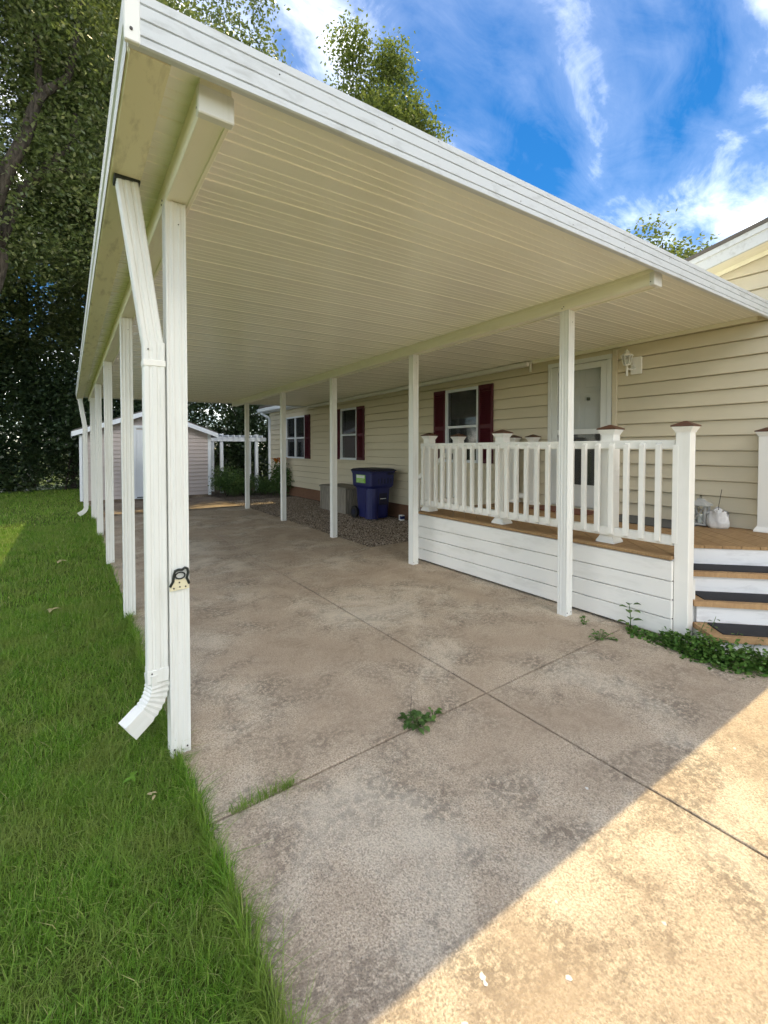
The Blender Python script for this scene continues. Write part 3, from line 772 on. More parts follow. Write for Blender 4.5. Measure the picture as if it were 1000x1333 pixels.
MB().box((3.705, 1.437, DZ - .024), (3.821, 4.445, DZ + .002), .004).build('border_board', 'deck_wood', dk)
# skirt boards, facing the bay
zs = [.004, .147, .292, .437, .596]
for i in range(4):
    MB().box((3.722 - .004 * (i % 2), 1.435, zs[i] + .003), (3.750, 4.432, zs[i + 1] - .003), .004).build('skirt_board', 'white_board', dk)
    MB().box((3.752, 4.405, zs[i] + .003), (5.66, 4.43, zs[i + 1] - .003), .004).build('skirt_board', 'white_board', dk)
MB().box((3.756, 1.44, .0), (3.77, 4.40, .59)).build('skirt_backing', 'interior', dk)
# railing
def rail_post(x, y, zb=DZ, base=True, a=.056, lean=0.):
    p = MB().box((x - a, y - a, zb), (x + a, y + a, 1.585), .004).build('railing_post', 'white_vinyl', dk)
    rg_ = lambda r, z: [(x - r, y - r, z), (x + r, y - r, z), (x + r, y + r, z), (x - r, y + r, z)]
    MB().rings([rg_(a + .003, 1.572), rg_(a + .006, 1.582), rg_(a + .019, 1.606), rg_(a + .021, 1.616)]).build('cap_collar', 'white_vinyl', p)
    MB().rings([rg_(a + .027, 1.6165), rg_(a + .027, 1.626), rg_(.012, 1.658), rg_(.004, 1.660)]).build('cap', 'cap_copper', p)
    if base: MB().rings([rg_(a + .024, DZ + .003), rg_(a + .022, DZ + .020), rg_(a + .004, DZ + .052), rg_(a + .003, DZ + .060)]).build('base_trim', 'white_vinyl', p)
    return p
for y in (4.395, 3.19, 2.00): rail_post(3.885, y)
rail_post(3.795, 1.385, 0., base=False, a=.049)
MB().box((3.7785, 1.446, 1.446), (3.824, 4.455, 1.518), .006).build('top_rail', 'white_vinyl', dk)
MB().box((3.7785, 1.446, .700), (3.824, 4.455, .776), .006).build('bottom_rail', 'white_vinyl', dk)
def baluster_mesh():
    w2 = .018; d = .036
    # (x,z) profile with slanted ends, extruded along y
    return MB().prism([(-d, .015), (-d, .765), (0, .785), (0, 0)], 'y', -w2, w2)
bal0 = None
for i in range(25):
    y = 4.375 - .1226 * i
    if bal0 is None:
        mb = baluster_mesh().map(lambda a, b, c: (a + 3.778, b + y, c + .712)); bal0 = mb.build('baluster', 'white_vinyl', dk)
        off = WLOC[bal0.name] - Vector((3.778, y, .712))
    else: dup(bal0, Vector((3.778, y, .712)) + off, dk)
# far end railing with its own posts and the handrail of the far steps
rail_post(4.42, 4.395); rail_post(5.585, 4.36); rail_post(5.585, 4.02)
for z0_, z1_ in ((1.446, 1.518), (.700, .776)):
    MB().box((3.945, 4.38, z0_), (4.36, 4.415, z1_), .005).build('end_rail', 'white_vinyl', dk)
    MB().box((5.565, 4.08, z0_), (5.60, 4.30, z1_), .005).build('end_rail', 'white_vinyl', dk)
for x in (4.03, 4.15, 4.27): dup(bal0, Vector((x, 4.425, .712)) + off, dk)
MB().sweep([(-.02, -.03), (.02, -.03), (.02, .03), (-.02, .03)], [(4.42, 4.455, 1.46), (4.42, 5.28, .98)]).build('handrail', 'white_vinyl', dk)
MB().box((4.375, 5.26, 0), (4.465, 5.35, 1.04), .004).build('newel_post', 'white_vinyl', dk)
for i, z in enumerate((.45, .29, .13)):
    MB().box((4.48, 4.44 + .27 * i, z - .035), (5.5, 4.72 + .27 * i, z), .004).build('far_step', 'deck_wood', dk)
# front steps, set at 45 degrees
def st(poly_nt, z0_, z1_, name, mat, c=0):
    pol = [tuple(n_ * u + t_ * v) for u, v in poly_nt]
    return MB().prism(pol, 'z', z0_, z1_).build(name, mat, dk)
T0, T1 = 1.81, 3.35
fr_ = [(3.41, .128), (3.66, .292), (3.90, .457)]
for u, z in fr_:
    st([(u, T0 - .03), (u, T1), (u + .085, T1), (u + .085, T0 - .03)], z - .038, z, 'tread_board', 'tread_wood')
    st([(u + .09, T0 - .03), (u + .09, T1), (u + .27, T1), (u + .27, T0 - .03)], z - .038, z - .001, 'tread_board', 'tread_wood')
us = [3.435] + [q[0] + .025 for q in fr_[1:]] + [NF + .012]; zt_ = [-.05, .128, .292, .457]; zh_ = [.128 - .0385, .292 - .0385, .457 - .0385, DZ - .0265]
for i in range(4):
    st([(us[i], T0), (us[i], T1), (us[i] + .02, T1), (us[i] + .02, T0)], zt_[i] + .001, zh_[i], 'riser', 'riser_white')
st([(3.50, T0 - .022), (NF + .02, T0 - .022), (NF + .02, T0 - .002), (3.50, T0 - .002)], -.05, .088, 'stringer', 'white_board')
st([(3.708, T0 - .055), (NF + .01, T0 - .055), (NF + .01, T0 - .001), (3.708, T0 - .001)], .05, .44, 'stringer', 'white_board')
for (u, z), lab in zip(fr_, ('lowest', 'middle', 'top')):
    pol = [tuple(n_ * a_ + t_ * b_) for a_, b_ in ((u + .045, T0 + .06), (u + .045, T1 - .05), (u + .245, T1 - .05), (u + .245, T0 + .06))]
    o = MB().prism(pol, 'z', z + .001, z + .009).build('step_mat', 'rubber'); tag(o, 'black rubber tread mat lying on the %s step of the angled deck stairs' % lab, 'mat', 'rubber mats on the deck steps')
# right hand post beside the wall
rail_post(5.60, 1.335)

# deck items
o = MB().box((5.02, 1.86, DZ + .003), (5.60, 2.72, DZ + .012), .004).build('floor_mat', 'mat_grey'); tag(o, 'flat charcoal grey mat on the deck by the house wall', 'mat')
o = MB().box((5.12, 2.95, DZ + .003), (5.58, 3.80, DZ + .016), .004).build('brown_sheet', 'sheet_brown'); tag(o, 'reddish brown doormat in front of the entry door', 'sheeting')  # thin brown sheet added for the reddish tone of the floor below the door
ln = thing('lantern', (5.50, 1.855, DZ + .012), 'grey wooden candle lantern standing on the deck beside a white bag', 'lantern')
x, y, z = 5.50, 1.855, DZ + .012
MB().box((x - .075, y - .075, z), (x + .075, y + .075, z + .022), .004).build('base', 'lantern_grey', ln)
for sx in (-1, 1):
    for sy in (-1, 1): MB().box((x + sx * .058 - .009, y + sy * .058 - .009, z + .022), (x + sx * .058 + .009, y + sy * .058 + .009, z + .205)).build('upright', 'lantern_grey', ln)
for s_ in (-1, 1):
    MB().tube([(x + s_ * .058, y - .05, z + .03), (x + s_ * .058, y + .05, z + .20)], .005, 5).build('lattice', 'lantern_grey', ln)
    MB().tube([(x + s_ * .058, y + .05, z + .03), (x + s_ * .058, y - .05, z + .20)], .005, 5).build('lattice', 'lantern_grey', ln)
    MB().tube([(x - .05, y + s_ * .058, z + .03), (x + .05, y + s_ * .058, z + .20)], .005, 5).build('lattice', 'lantern_grey', ln)
    MB().tube([(x + .05, y + s_ * .058, z + .03), (x - .05, y + s_ * .058, z + .20)], .005, 5).build('lattice', 'lantern_grey', ln)
sq = lambda r, zz: [(x - r, y - r, zz), (x + r, y - r, zz), (x + r, y + r, zz), (x - r, y + r, zz)]
MB().rings([sq(.085, z + .205), sq(.085, z + .216), sq(.03, z + .262), sq(.026, z + .280)]).build('roof', 'lantern_grey', ln)
MB().tube([(x + .022 * math.cos(t), y, z + .29 + .026 * math.sin(t)) for t in [i * math.pi / 8 for i in range(-1, 10)]], .003, 5).build('handle', 'dark_iron', ln)
MB().lathe([(.028, 0), (.028, .09), (.02, .095)], (x, y, z + .022), 12).build('candle', 'sticker_white', ln)
# plastic bag
bg_ = thing('plastic_bag', (5.50, 1.70, DZ), 'crumpled white plastic bag of soil with a thin stick on the deck', 'bag')
prf = [(.075, .0), (.092, .025), (.098, .07), (.094, .115), (.088, .145), (.096, .172)]
rgs = []
for i, (r, zz) in enumerate(prf):
    rgs.append([(5.50 + r * (1 + .10 * math.sin(3 * q + i * .6) + .06 * math.sin(7 * q + i)) * math.cos(q) * 1.0, 1.70 + r * (1 + .10 * math.sin(3 * q + i * .6) + .06 * math.sin(7 * q + i)) * math.sin(q), DZ + zz + (.028 * math.sin(2 * q + 1) + .012 * math.sin(5 * q) if i > 3 else 0)) for q in [2 * math.pi * j / 28 for j in range(28)]])
inner = [[(5.50 + (p[0] - 5.50) * .86, 1.70 + (p[1] - 1.70) * .86, p[2] - .03 - .02 * k_) for p in rgs[-1]] for k_ in range(2)]
MB().rings(rgs + inner).build('bag', 'plastic_bag', bg_, True)
MB().lathe([(.001, .128), (.080, .122), (.080, .118), (.001, .11)], (5.50, 1.70, DZ), 14).build('soil_fill', 'soil', bg_)
MB().tube([(5.50, 1.70, DZ + .10), (5.505, 1.695, DZ + .24), (5.515, 1.675, DZ + .40)], .003, 6).build('stick', 'bark', bg_)
MB().box((5.47, 1.685, DZ + .12), (5.505, 1.715, DZ + .185), .008).build('inner_label', 'sticker_white', bg_)

# ================================================================== BIN AND YARD THINGS
bn = thing('wheeled_bin', (5.15, 7.62, 0), 'dark blue wheeled recycling bin with green sticker standing on the gravel', 'bin')
bx, by = 5.17, 7.62
def rr(hx, hy, z, rad, n=5, dx=0., dy=0.):
    out = []
    for cx, cy, a0 in ((1, -1, -90), (1, 1, 0), (-1, 1, 90), (-1, -1, 180)):
        for i in range(n + 1):
            t = R(a0 + 90 * i / n); out.append((bx + dx + cx * (hx - rad) + rad * math.cos(t), by + dy + cy * (hy - rad) + rad * math.sin(t), z))
    return out
MB().rings([rr(.225, .265, .03, .10), rr(.235, .275, .06, .11), rr(.262, .318, .62, .13), rr(.268, .325, .66, .10)]).build('body', 'bin_blue', bn, False)
MB().rings([rr(.272, .330, .655, .06), rr(.295, .352, .70, .05), rr(.302, .362, .955, .045), rr(.318, .378, .965, .045), rr(.318, .378, .985, .045)]).build('upper_rim', 'bin_blue', bn)
MB().rings([rr(.325, .400, .988, .05, dy=-.01), rr(.328, .404, 1.005, .05, dy=-.01), rr(.30, .37, 1.035, .08), rr(.24, .30, 1.045, .08), rr(.23, .29, 1.035, .07), rr(.20, .26, 1.040, .07)]).build('lid', 'bin_dark', bn)
MB().box((bx - .26, by + .385, .93), (bx + .26, by + .425, .965), .010).build('handle', 'bin_dark', bn)
for s_ in (-1, 1):
    wh = MB().tube([(bx + s_ * .255, by + .27, .125), (bx + s_ * .305, by + .27, .125)], .125, 20).build('wheel', 'black_plastic', bn)
    MB().tube([(bx + s_ * .300, by + .27, .125), (bx + s_ * .312, by + .27, .125)], .06, 14).build('hub', 'bin_dark', wh)
MB().tube([(bx - .30, by + .27, .125), (bx + .30, by + .27, .125)], .012, 8).build('axle', 'screw', bn)
# bulged front panel corner and ribs
MB().rings([[(bx - .17 + .13 * math.cos(R(a)), by - .20 + .14 * math.sin(R(a)), z) for a in range(0, 360, 24)] for z in (.03, .04, .60, .64)]).build('corner_bulge', 'bin_blue', bn)
for i in range(5):
    xx = bx - .10 + i * .075; MB().box((xx - .012, by - .366, .74), (xx + .012, by - .345, .86 if i % 2 else .84), .004).build('grip_rib', 'bin_dark', bn)
MB().box((bx - .06, by - .312, .30), (bx + .15, by - .296, .585), .008).build('front_panel', 'bin_dark', bn)
MB().box((bx - .03, by - .316, .425), (bx + .11, by - .311, .437)).build('panel_mark', 'sticker_white', bn)
MB().box((bx - .3085, by - .17, .75), (bx - .294, by + .17, .915), .003).build('sticker', 'sticker_green', bn)
MB().box((bx - .3105, by - .15, .845), (bx - .3088, by + .15, .905)).build('sticker_band', 'sticker_white', bn)
for i, zz in enumerate((.82, .79, .765)):
    for j in range(6):
        yy = by + .14 - j * .048; MB().box((bx - .3100, yy - .030 + .008 * (j % 3), zz - .005), (bx - .3088, yy, zz + .005)).build('sticker_print', 'sticker_white', bn)
MB().box((bx + .10, by - .40, .915), (bx + .24, by - .372, .965), .008).build('lid_catch', 'bin_dark', bn)

sb = thing('storage_box', (5.25, 8.9, 0), 'weathered grey wooden utility box beside the blue bin on gravel', 'box')
X0, X1, Y0, Y1, H = 4.97, 5.58, 8.38, 9.58, .58
for i in range(9):
    w_ = (Y1 - Y0) / 9; MB().box((X0, Y0 + i * w_ + .003, .0), (X0 + .02, Y0 + (i + 1) * w_ - .003, H - .045), .003).build('side_slat', 'grey_wood', sb)
for i in range(4):
    w_ = (X1 - X0 - .04) / 4; MB().box((X0 + .022 + i * w_ + .003, Y0 + .002, .0), (X0 + .022 + (i + 1) * w_ - .003, Y0 + .022, H - .045), .003).build('end_slat', 'grey_wood', sb)
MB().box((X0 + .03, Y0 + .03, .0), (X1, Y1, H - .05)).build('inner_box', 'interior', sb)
lid = MB().rings([[(X0 - .03, Y0 - .03, H - .044), (X1 + .02, Y0 - .03, H - .044), (X1 + .02, Y1 + .03, H - .044), (X0 - .03, Y1 + .03, H - .044)], [(X0 - .03, Y0 - .03, H - .01), (X1 + .02, Y0 - .03, H - .01), (X1 + .02, Y1 + .03, H - .01), (X0 - .03, Y1 + .03, H - .01)], [(X0 + .03, Y0 + .03, H + .01), (X1 - .04, Y0 + .03, H + .01), (X1 - .04, Y1 - .03, H + .01), (X0 + .03, Y1 - .03, H + .01)]]).build('lid', 'grey_wood', sb)
for yy in (Y0 - .004, Y1 - .05): MB().box((X0 - .014, yy, .0), (X0 - .001, yy + .055, H - .046), .003).build('corner_batten', 'grey_wood', sb)
ct = thing('small_carton', (5.52, 7.06, -.01), 'little white and navy carton lying on the gravel near the blue bin', 'carton')
MB().box((5.46, 7.02, -.012), (5.54, 7.115, .10), .004).build('carton', 'carton_white', ct)
MB().box((5.455, 7.0195, .02), (5.545, 7.075, .085), .003).build('printed_side', 'carton_blue', ct)

# ================================================================== SHED
sh = thing('garden_shed', (1.9, 15.5, 0), 'small grey sided garden shed with white trim and panel door', 'shed')
SY, SX0, SX1 = 14.0, .33, 3.50; SP = 1.915; EZ = 1.93; PK = 2.50
stop = lambda x: EZ + (PK - EZ) * (1 - abs(x - SP) / (SP - SX0))
DX0, DX1, DZT = 1.47, 2.36, 2.02
nb = int((PK) / .112) + 1
for c_ in range(nb):
    za, zb_ = .07 + c_ * .112, .07 + (c_ + 1) * .112
    segs = [(SX0, DX0, za, zb_), (DX1, SX1, za, zb_)] if zb_ < DZT + .05 else [(SX0, SX1, za, zb_)]
    for a, b, p, q in segs:
        if p > EZ - .15:
            xs_ = [a + (b - a) * i / 60 for i in range(61)]; ok = [x for x in xs_ if stop(x) > p + .01]
            if len(ok) < 2: continue
            a, b = ok[0], ok[-1]
        prof = [(SY + .02, p), (SY - .020, p), (SY - .022, p + .012), (SY - .004, q), (SY + .02, q)]
        MB().rings([[(x_, y_, min(z_, stop(x_))) for y_, z_ in prof] for x_ in [a + (b - a) * i / 24 for i in range(25)]]).build('siding_board', 'siding_shed', sh)
for x0_, x1_ in ((SX0 - .03, SX0 + .06), (SX1 - .06, SX1 + .03)): MB().box((x0_, SY - .035, .05), (x1_, SY + .06, EZ - .01), .004).build('corner_trim', 'trim_shed', sh)
nb2 = int(1.85 / .112)
for c_ in range(nb2):
    p = .07 + c_ * .112; q = p + .112
    MB().prism([(SX0 + .02, p), (SX0 - .020, p), (SX0 - .022, p + .012), (SX0 - .004, q), (SX0 + .02, q)], 'y', SY + .06, 17.0).build('siding_board', 'siding_shed', sh)
MB().box((SX1 - .01, SY + .06, .05), (SX1 + .01, 17.0, EZ)).build('side_wall', 'siding_shed', sh)
MB().box((SX0, 16.99, .05), (SX1, 17.01, EZ)).build('rear_wall', 'siding_shed', sh)
MB().box((SX0 - .02, SY - .01, -.05), (SX1 + .02, 17.0, .068)).build('foundation', 'concrete_back', sh)
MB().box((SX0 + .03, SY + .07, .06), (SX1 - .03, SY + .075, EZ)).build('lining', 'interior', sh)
ov = .24; sl = (PK - EZ) / (SP - SX0)
for s_ in (-1, 1):
    xe = SX0 - ov if s_ < 0 else SX1 + ov - .05
    ze = EZ - sl * (abs(xe - SP) - (SP - SX0))
    MB().prism([(xe, ze + .05), (SP, PK + .05), (SP, PK + .085), (xe, ze + .085)][::1 if s_ < 0 else -1], 'y', SY - .22, 17.2).build('roof', 'shingle', sh)
    MB().prism([(xe, ze - .075), (SP, PK - .075), (SP, PK + .049), (xe, ze + .049)][::1 if s_ < 0 else -1], 'y', SY - .235, SY - .205).build('rake_board', 'trim_shed', sh)
    MB().prism([(xe, ze + .02), (SP, PK + .02), (SP, PK + .0495), (xe, ze + .0495)][::1 if s_ < 0 else -1], 'y', SY - .2045, SY - .0).build('rake_soffit', 'trim_shed', sh)
    MB().box((min(xe, xe + .02 * s_), SY - .20, ze - .07), (max(xe, xe + .02 * s_), 17.15, ze + .05)).build('eave_board', 'trim_shed', sh)
MB().sweep([(-.03, -.04), (.03, -.04), (.03, .04), (-.03, .04)], [(SX0 - .07, SY - .10, 1.80), (SX0 - .07, SY - .10, .08)]).build('downspout', 'trim_shed', sh)
sdr = MB().box((DX0 - .0, SY - .045, .07), (DX0 + .07, SY + .03, DZT), .004).box((DX1 - .07, SY - .045, .07), (DX1, SY + .03, DZT), .004).box((DX0 - .001, SY - .048, DZT + .001), (DX1 + .001, SY + .03, DZT + .075), .004).build('door', 'trim_shed', sh)
dl = MB().box((DX0 + .072, SY - .02, .10), (DX1 - .072, SY + .02, DZT - .005))
for p, q in ((.28, .80), (.90, 1.50), (1.58, 1.90)):
    for u, v in ((DX0 + .17, (DX0 + DX1) / 2 - .05), ((DX0 + DX1) / 2 + .05, DX1 - .17)):
        dl.box((u, SY - .030, p), (v, SY - .0202, q), .009)
dl.build('door_leaf', 'trim_shed', sdr)
MB().lathe([(.015, 0), (.03, .02), (.02, .05)], (DX1 - .14, SY - .06, 1.0), 10).build('knob', 'screw', sdr)
MB().box((DX0, SY - .07, .055), (DX1, SY + .03, .0695)).build('door_sill', 'trim_shed', sdr)

# ================================================================== ARBOR
ab = thing('garden_arbor', (4.7, 15.4, 0), 'white wooden garden arbor with climbing stems between shed and house', 'arbor')
for x, y in ((4.12, 15.0), (5.30, 15.0), (4.02, 15.75), (5.30, 15.75)):
    pp = MB().box((x - .05, y - .05, -.05), (x + .05, y + .05, 1.90), .006).build('post', 'trim_shed', ab)
    MB().box((x - .065, y - .065, 1.90), (x + .065, y + .065, 1.935), .01).build('post_cap', 'trim_shed', pp)
for y in (15.0, 15.75): MB().box((3.78, y - .075, 1.70), (5.62, y - .052, 1.83), .004).build('crossbeam', 'trim_shed', ab)
for i in range(9):
    x = 3.9 + i * .19; MB().box((x - .018, 14.75, 1.831), (x + .018, 16.0, 1.90), .004).build('rafter', 'trim_shed', ab)

# ================================================================== VEGETATION
def leaf_verts(P, Nrm, L, Wd, curl=.15, droop=0.):
    """4-vertex rhombic leaves"""
    n = len(P); d = RNG.normal(size=(n, 3)); d[:, 2] -= droop
    d -= Nrm * np.sum(d * Nrm, 1)[:, None]; d /= np.linalg.norm(d, axis=1)[:, None] + 1e-9
    s = np.cross(Nrm, d); L = np.asarray(L).reshape(-1, 1); W_ = np.asarray(Wd).reshape(-1, 1)
    a = P - d * L * .5; b = P + s * W_ * .5 - Nrm * L * curl * .3; c = P + d * L * .5 - Nrm * L * curl; e = P - s * W_ * .5 - Nrm * L * curl * .3
    return np.stack([a, b, c, e], 1).reshape(-1, 3)
def crown(lobes, nleaf, leaf, mat, name='crown', parent=None, flat=.6, surf=.55):
    """lobes: list of (centre, (rx,ry,rz)); leaves gathered in twigs inside every lobe"""
    vol = np.array([l[1][0] * l[1][1] * l[1][2] for l in lobes]) ** .75; vol /= vol.sum()
    Pall = []
    for (c_, r_), f in zip(lobes, vol):
        nt_ = max(4, int(nleaf * f / 14))
        u = RNG.normal(size=(nt_, 3)); u /= np.linalg.norm(u, axis=1)[:, None]
        rad = RNG.uniform(surf, 1.05, (nt_, 1)) ** .8
        tw = u * rad * np.array(r_) + np.array(c_)
        k_ = RNG.normal(size=(nt_, 14, 3)) * np.array([1, 1, .6]) * leaf * 1.9
        Pall.append((tw[:, None, :] + k_).reshape(-1, 3))
    P = np.concatenate(Pall); n = len(P)
    N_ = RNG.normal(size=(n, 3)); N_[:, 2] = np.abs(N_[:, 2]) + flat; N_ /= np.linalg.norm(N_, axis=1)[:, None]
    L = leaf * RNG.uniform(.7, 1.35, n)
    me = fast_mesh(name, leaf_verts(P, N_, L, L * .55), 4, [(0, 1, 2, 3)], mat)
    org = Vector(P.mean(0)); me.transform(Matrix.Translation(-org))
    return link(name, me, org, None, parent)
def lobes_in(c, r, n, fr=(.22, .36), zmin=None):
    out = []
    while len(out) < n:
        u = RNG.normal(size=3); u /= np.linalg.norm(u); q = RNG.uniform(.25, 1.) ** .6
        p = np.array(c) + u * q * np.array(r) * .82
        if zmin is not None and p[2] < zmin: continue
        f = RNG.uniform(*fr); out.append((tuple(p), (r[0] * f, r[1] * f, r[2] * f * .8)))
    return out
def tree(name, label, base, lobes, nleaf, leaf, mat, tr, limbs, group=None, cat='tree'):
    t = thing(name, base, label, cat, group)
    mb = MB()
    for path, r0, r1 in limbs:
        n = len(path); sub = []; rad = []
        for i in range(n - 1):
            for s_ in range(4):
                f = s_ / 4; p = Vector(path[i]).lerp(Vector(path[i + 1]), f)
                k_ = (i + f) / (n - 1); p += Vector((math.sin(k_ * 9 + r0 * 50), math.cos(k_ * 7), 0)) * r0 * .22 * (k_ > 0)
                sub.append(p); rad.append(r0 + (r1 - r0) * k_)
        sub.append(Vector(path[-1])); rad.append(r1)
        mb.tube(sub, rad, 9)
    mb.build('trunk', 'bark', t, True)
    crown(lobes, nleaf, leaf, mat, 'crown', t)
    return t
def auto_limbs(base, lobes, tr, h0, k=9):
    b = Vector(base); cen = Vector(np.mean([l[0] for l in lobes], 0))
    fork = b.lerp(cen, .45); fork.z = max(h0, b.z + (cen.z - b.z) * .5)
    L = [([tuple(b), tuple(b.lerp(fork, .5) + Vector((.1, -.1, 0))), tuple(fork)], tr, tr * .7), ([tuple(fork), tuple(fork.lerp(cen, .8)), tuple(cen + Vector((0, 0, (cen.z - fork.z) * .4)))], tr * .68, tr * .15)]
    for i in RNG.choice(len(lobes), min(k, len(lobes)), replace=False):
        q = Vector(lobes[i][0]); L.append(([tuple(fork.lerp(cen, RNG.uniform(-.1, .6))), tuple(fork.lerp(q, .5) + Vector((0, 0, .3))), tuple(q)], tr * .35, tr * .07))
    return L

# big spreading tree left of the shed, limbs traced at its own distance
B = (-2.35, 13.2, -.05)
limbsA = [([B, (-2.15, 13.2, 1.8), (-1.75, 13.3, 3.6), (-1.45, 13.3, 4.9), (-1.25, 13.3, 6.0)], 0.245, 0.184),
          ([(-1.45, 13.3, 4.9), (-1.25, 13.0, 6.6), (-1.0, 12.9, 7.7), (-.66, 12.9, 8.7), (-.38, 12.9, 9.6)], 0.170, 0.116),
          ([(-.40, 12.9, 9.55), (.06, 12.9, 10.1), (.26, 13.0, 11.0), (.38, 13.1, 11.9), (.34, 13.2, 13.2)], 0.102, 0.054),
          ([(-1.25, 13.3, 6.0), (-.95, 13.5, 7.3), (-.25, 13.5, 8.3), (.15, 13.6, 9.0), (.25, 13.6, 9.8)], 0.129, 0.061),
          ([(-.62, 13.4, 7.75), (-.35, 13.2, 8.0), (.05, 13.2, 8.15), (.6, 13.2, 8.2)], 0.075, 0.034),
          ([(-.40, 12.9, 9.55), (-.50, 13.2, 11.2), (-.45, 13.3, 14.0)], 0.082, 0.041),
          ([(-1.45, 13.3, 4.9), (-2.6, 13.8, 7.0), (-3.6, 14.2, 9.5)], 0.150, 0.054)]
lobA = lobes_in((-.4, 12.6, 9.6), (2.2, .7, 4.6), 22, (.14, .24)) + lobes_in((-1.2, 14.6, 11.0), (5.2, 3.2, 6.0), 70, (.16, .26), 6.5) + lobes_in((1.6, 15.6, 12.0), (3.4, 2.4, 5.0), 34, (.18, .28)) + lobes_in((-3.2, 15.2, 6.0), (3.4, 2.4, 3.2), 22, (.2, .3))
tree('spreading_tree', 'large spreading tree with thick bare limbs rising left of the shed', B, lobA, 200000, .105, 'leaf_tree', .36, limbsA)
# tall trees behind the shed and behind the house
specs = [((2.6, 19.5, 0), (2.4, 19.8, 11.5), (4.4, 3.2, 10.5), 70, 90000, 'tall leafy tree standing directly behind the garden shed'),
         ((6.0, 18.9, 0), (5.5, 18.7, 12.8), (3.6, 3.0, 10.5), 66, 80000, 'tall leafy tree behind the white arbor and house end'),
         ((-1.2, 21.5, 0), (-1.2, 21.5, 8.0), (4.0, 2.6, 8.0), 50, 45000, 'shady tree between the spreading tree and the shed roof'),
         ((-5.6, 20.5, 0), (-5.2, 20.5, 9.5), (4.6, 3.2, 9.0), 55, 60000, 'tall shady tree behind the lawn and dark hedge')]
for b_, c_, r_, nl, nn, lab in specs:
    lb = lobes_in(c_, r_, nl, (.17, .28), 1.5) + (lobes_in((4.4, 15.2, 10.0), (3.8, 1.9, 2.4), 26, (.22, .34)) if b_[0] == 6.0 else []); tree('tall_tree', lab, b_, lb, nn, .16, 'leaf_tree', .3, auto_limbs(b_, lb, .28, 4.5), 'tall trees behind the yard')  # hidden front lobes added to the arbor tree to shade the far slab
lb = lobes_in((11.0, 16.4, 14.6), (3.3, 2.6, 5.4), 50, (.15, .26)) + lobes_in((13.2, 15.0, 12.2), (2.5, 2.0, 4.2), 30, (.16, .28))
tree('tall_tree', 'sunlit rounded tree rising behind the carport roof against open sky', (11.4, 16.4, 0), lb, 60000, .15, 'leaf_far', .28, auto_limbs((11.4, 16.4, 0), lb, .28, 6, 16))
lb = lobes_in((16.9, 6.9, 7.4), (1.7, 1.7, 2.4), 40, (.14, .24))
tree('small_tree', 'small sunlit tree top peeking over the roof beside the gable', (16.9, 7.2, 0), lb, 9000, .15, 'leaf_far', .14, auto_limbs((16.9, 7.2, 0), lb, .14, 3.5, 8))
# dark undergrowth
hz = [(-5.5, 20.0, 2.2, 2.6), (-3.4, 19.6, 1.7, 2.3), (-1.5, 19.5, 1.7, 2.9), (.1, 19.2, 1.5, 2.6), (-7.5, 20.4, 2.4, 3.2), (2.4, 18.9, 1.6, 2.4), (4.6, 18.6, 1.6, 2.6), (6.6, 18.4, 1.7, 2.9), (8.6, 18.2, 1.8, 3.1)]
hl = ['at the lawn edge between two taller bushes', 'low and rounded at the far lawn edge', 'growing behind the left corner of the lawn', 'beside the left wall of the shed', 'at the far left end of the lawn', 'close behind the shed wall', 'behind the white arbor', 'behind the end wall of the house', 'beyond the rear corner of the house']
for (x, y, r_, hh), lab in zip(hz, hl):
    t = thing('bush', (x, y, 0), 'dark green dense bush ' + lab, 'bush', 'dark bushes along the back of the yard')
    lb = lobes_in((x, y, hh * .75), (r_ * 1.1, 1.1, hh * 1.1), 34, (.26, .40), .15)
    mb = MB()
    for q in range(5): c_ = lb[q][0]; mb.tube([(x + .1 * q - .2, y, -.05), tuple(Vector((x, y, 0)).lerp(Vector(c_), .5)), c_], [.05, .035, .015], 6)
    mb.build('stem', 'bark', t); crown(lb, 14000, .14, 'leaf_dark', 'foliage', t, .5)
# garden plants beside the shed and house
gp_ = [(3.95, 13.85, .42, .52, 'leafy green perennial clump beside the shed corner', 3000, .05), (4.45, 13.7, .36, .36, 'low green plant clump in front of the arbor', 2200, .045), (4.15, 14.5, .45, .62, 'tall fuzzy green plant growing at the arbor post', 2600, .05),
       (5.02, 13.7, .30, .28, 'small grey green clump at the edge of the garden bed', 1500, .04), (5.30, 14.0, .30, .36, 'bushy green plant near the house corner downspout', 1800, .045), (4.72, 14.2, .34, .40, 'dark green plant between arbor and house corner', 1500, .05)]
for x, y, r_, hh, lab, nn, lf in gp_:
    t = thing('garden_plant', (x, y, -.02), lab, 'plant', 'plants in the bed by the shed')
    lb = lobes_in((x, y, hh * .8), (r_, r_, hh * .8), 14, (.35, .5), .05)
    mb = MB()
    for q in range(6): mb.tube([(x, y, -.04), tuple(Vector((x, y, 0)).lerp(Vector(lb[q][0]), .6)), lb[q][0]], [.010, .007, .004], 5)
    mb.build('stem', 'bark', t); crown(lb, nn, lf, 'leaf_garden', 'foliage', t, .4, .3)
t = thing('lily_plant', (5.40, 13.1, -.02), 'tall orange daylily in bloom beside the house wall', 'flower')
mb = MB(); tops = []
for q in range(7):
    a = q * .9; tp = (5.36 + .13 * math.cos(a), 13.1 + .16 * math.sin(a), 1.02 + .05 * math.sin(q * 2.3)); tops.append(tp)
    mb.tube([(5.40 + .03 * math.cos(a), 13.1 + .03 * math.sin(a), -.03), (5.38 + .07 * math.cos(a), 13.1 + .07 * math.sin(a), .5), tp], [.007, .006, .004], 5)
mb.build('stem', 'leaf_garden', t)
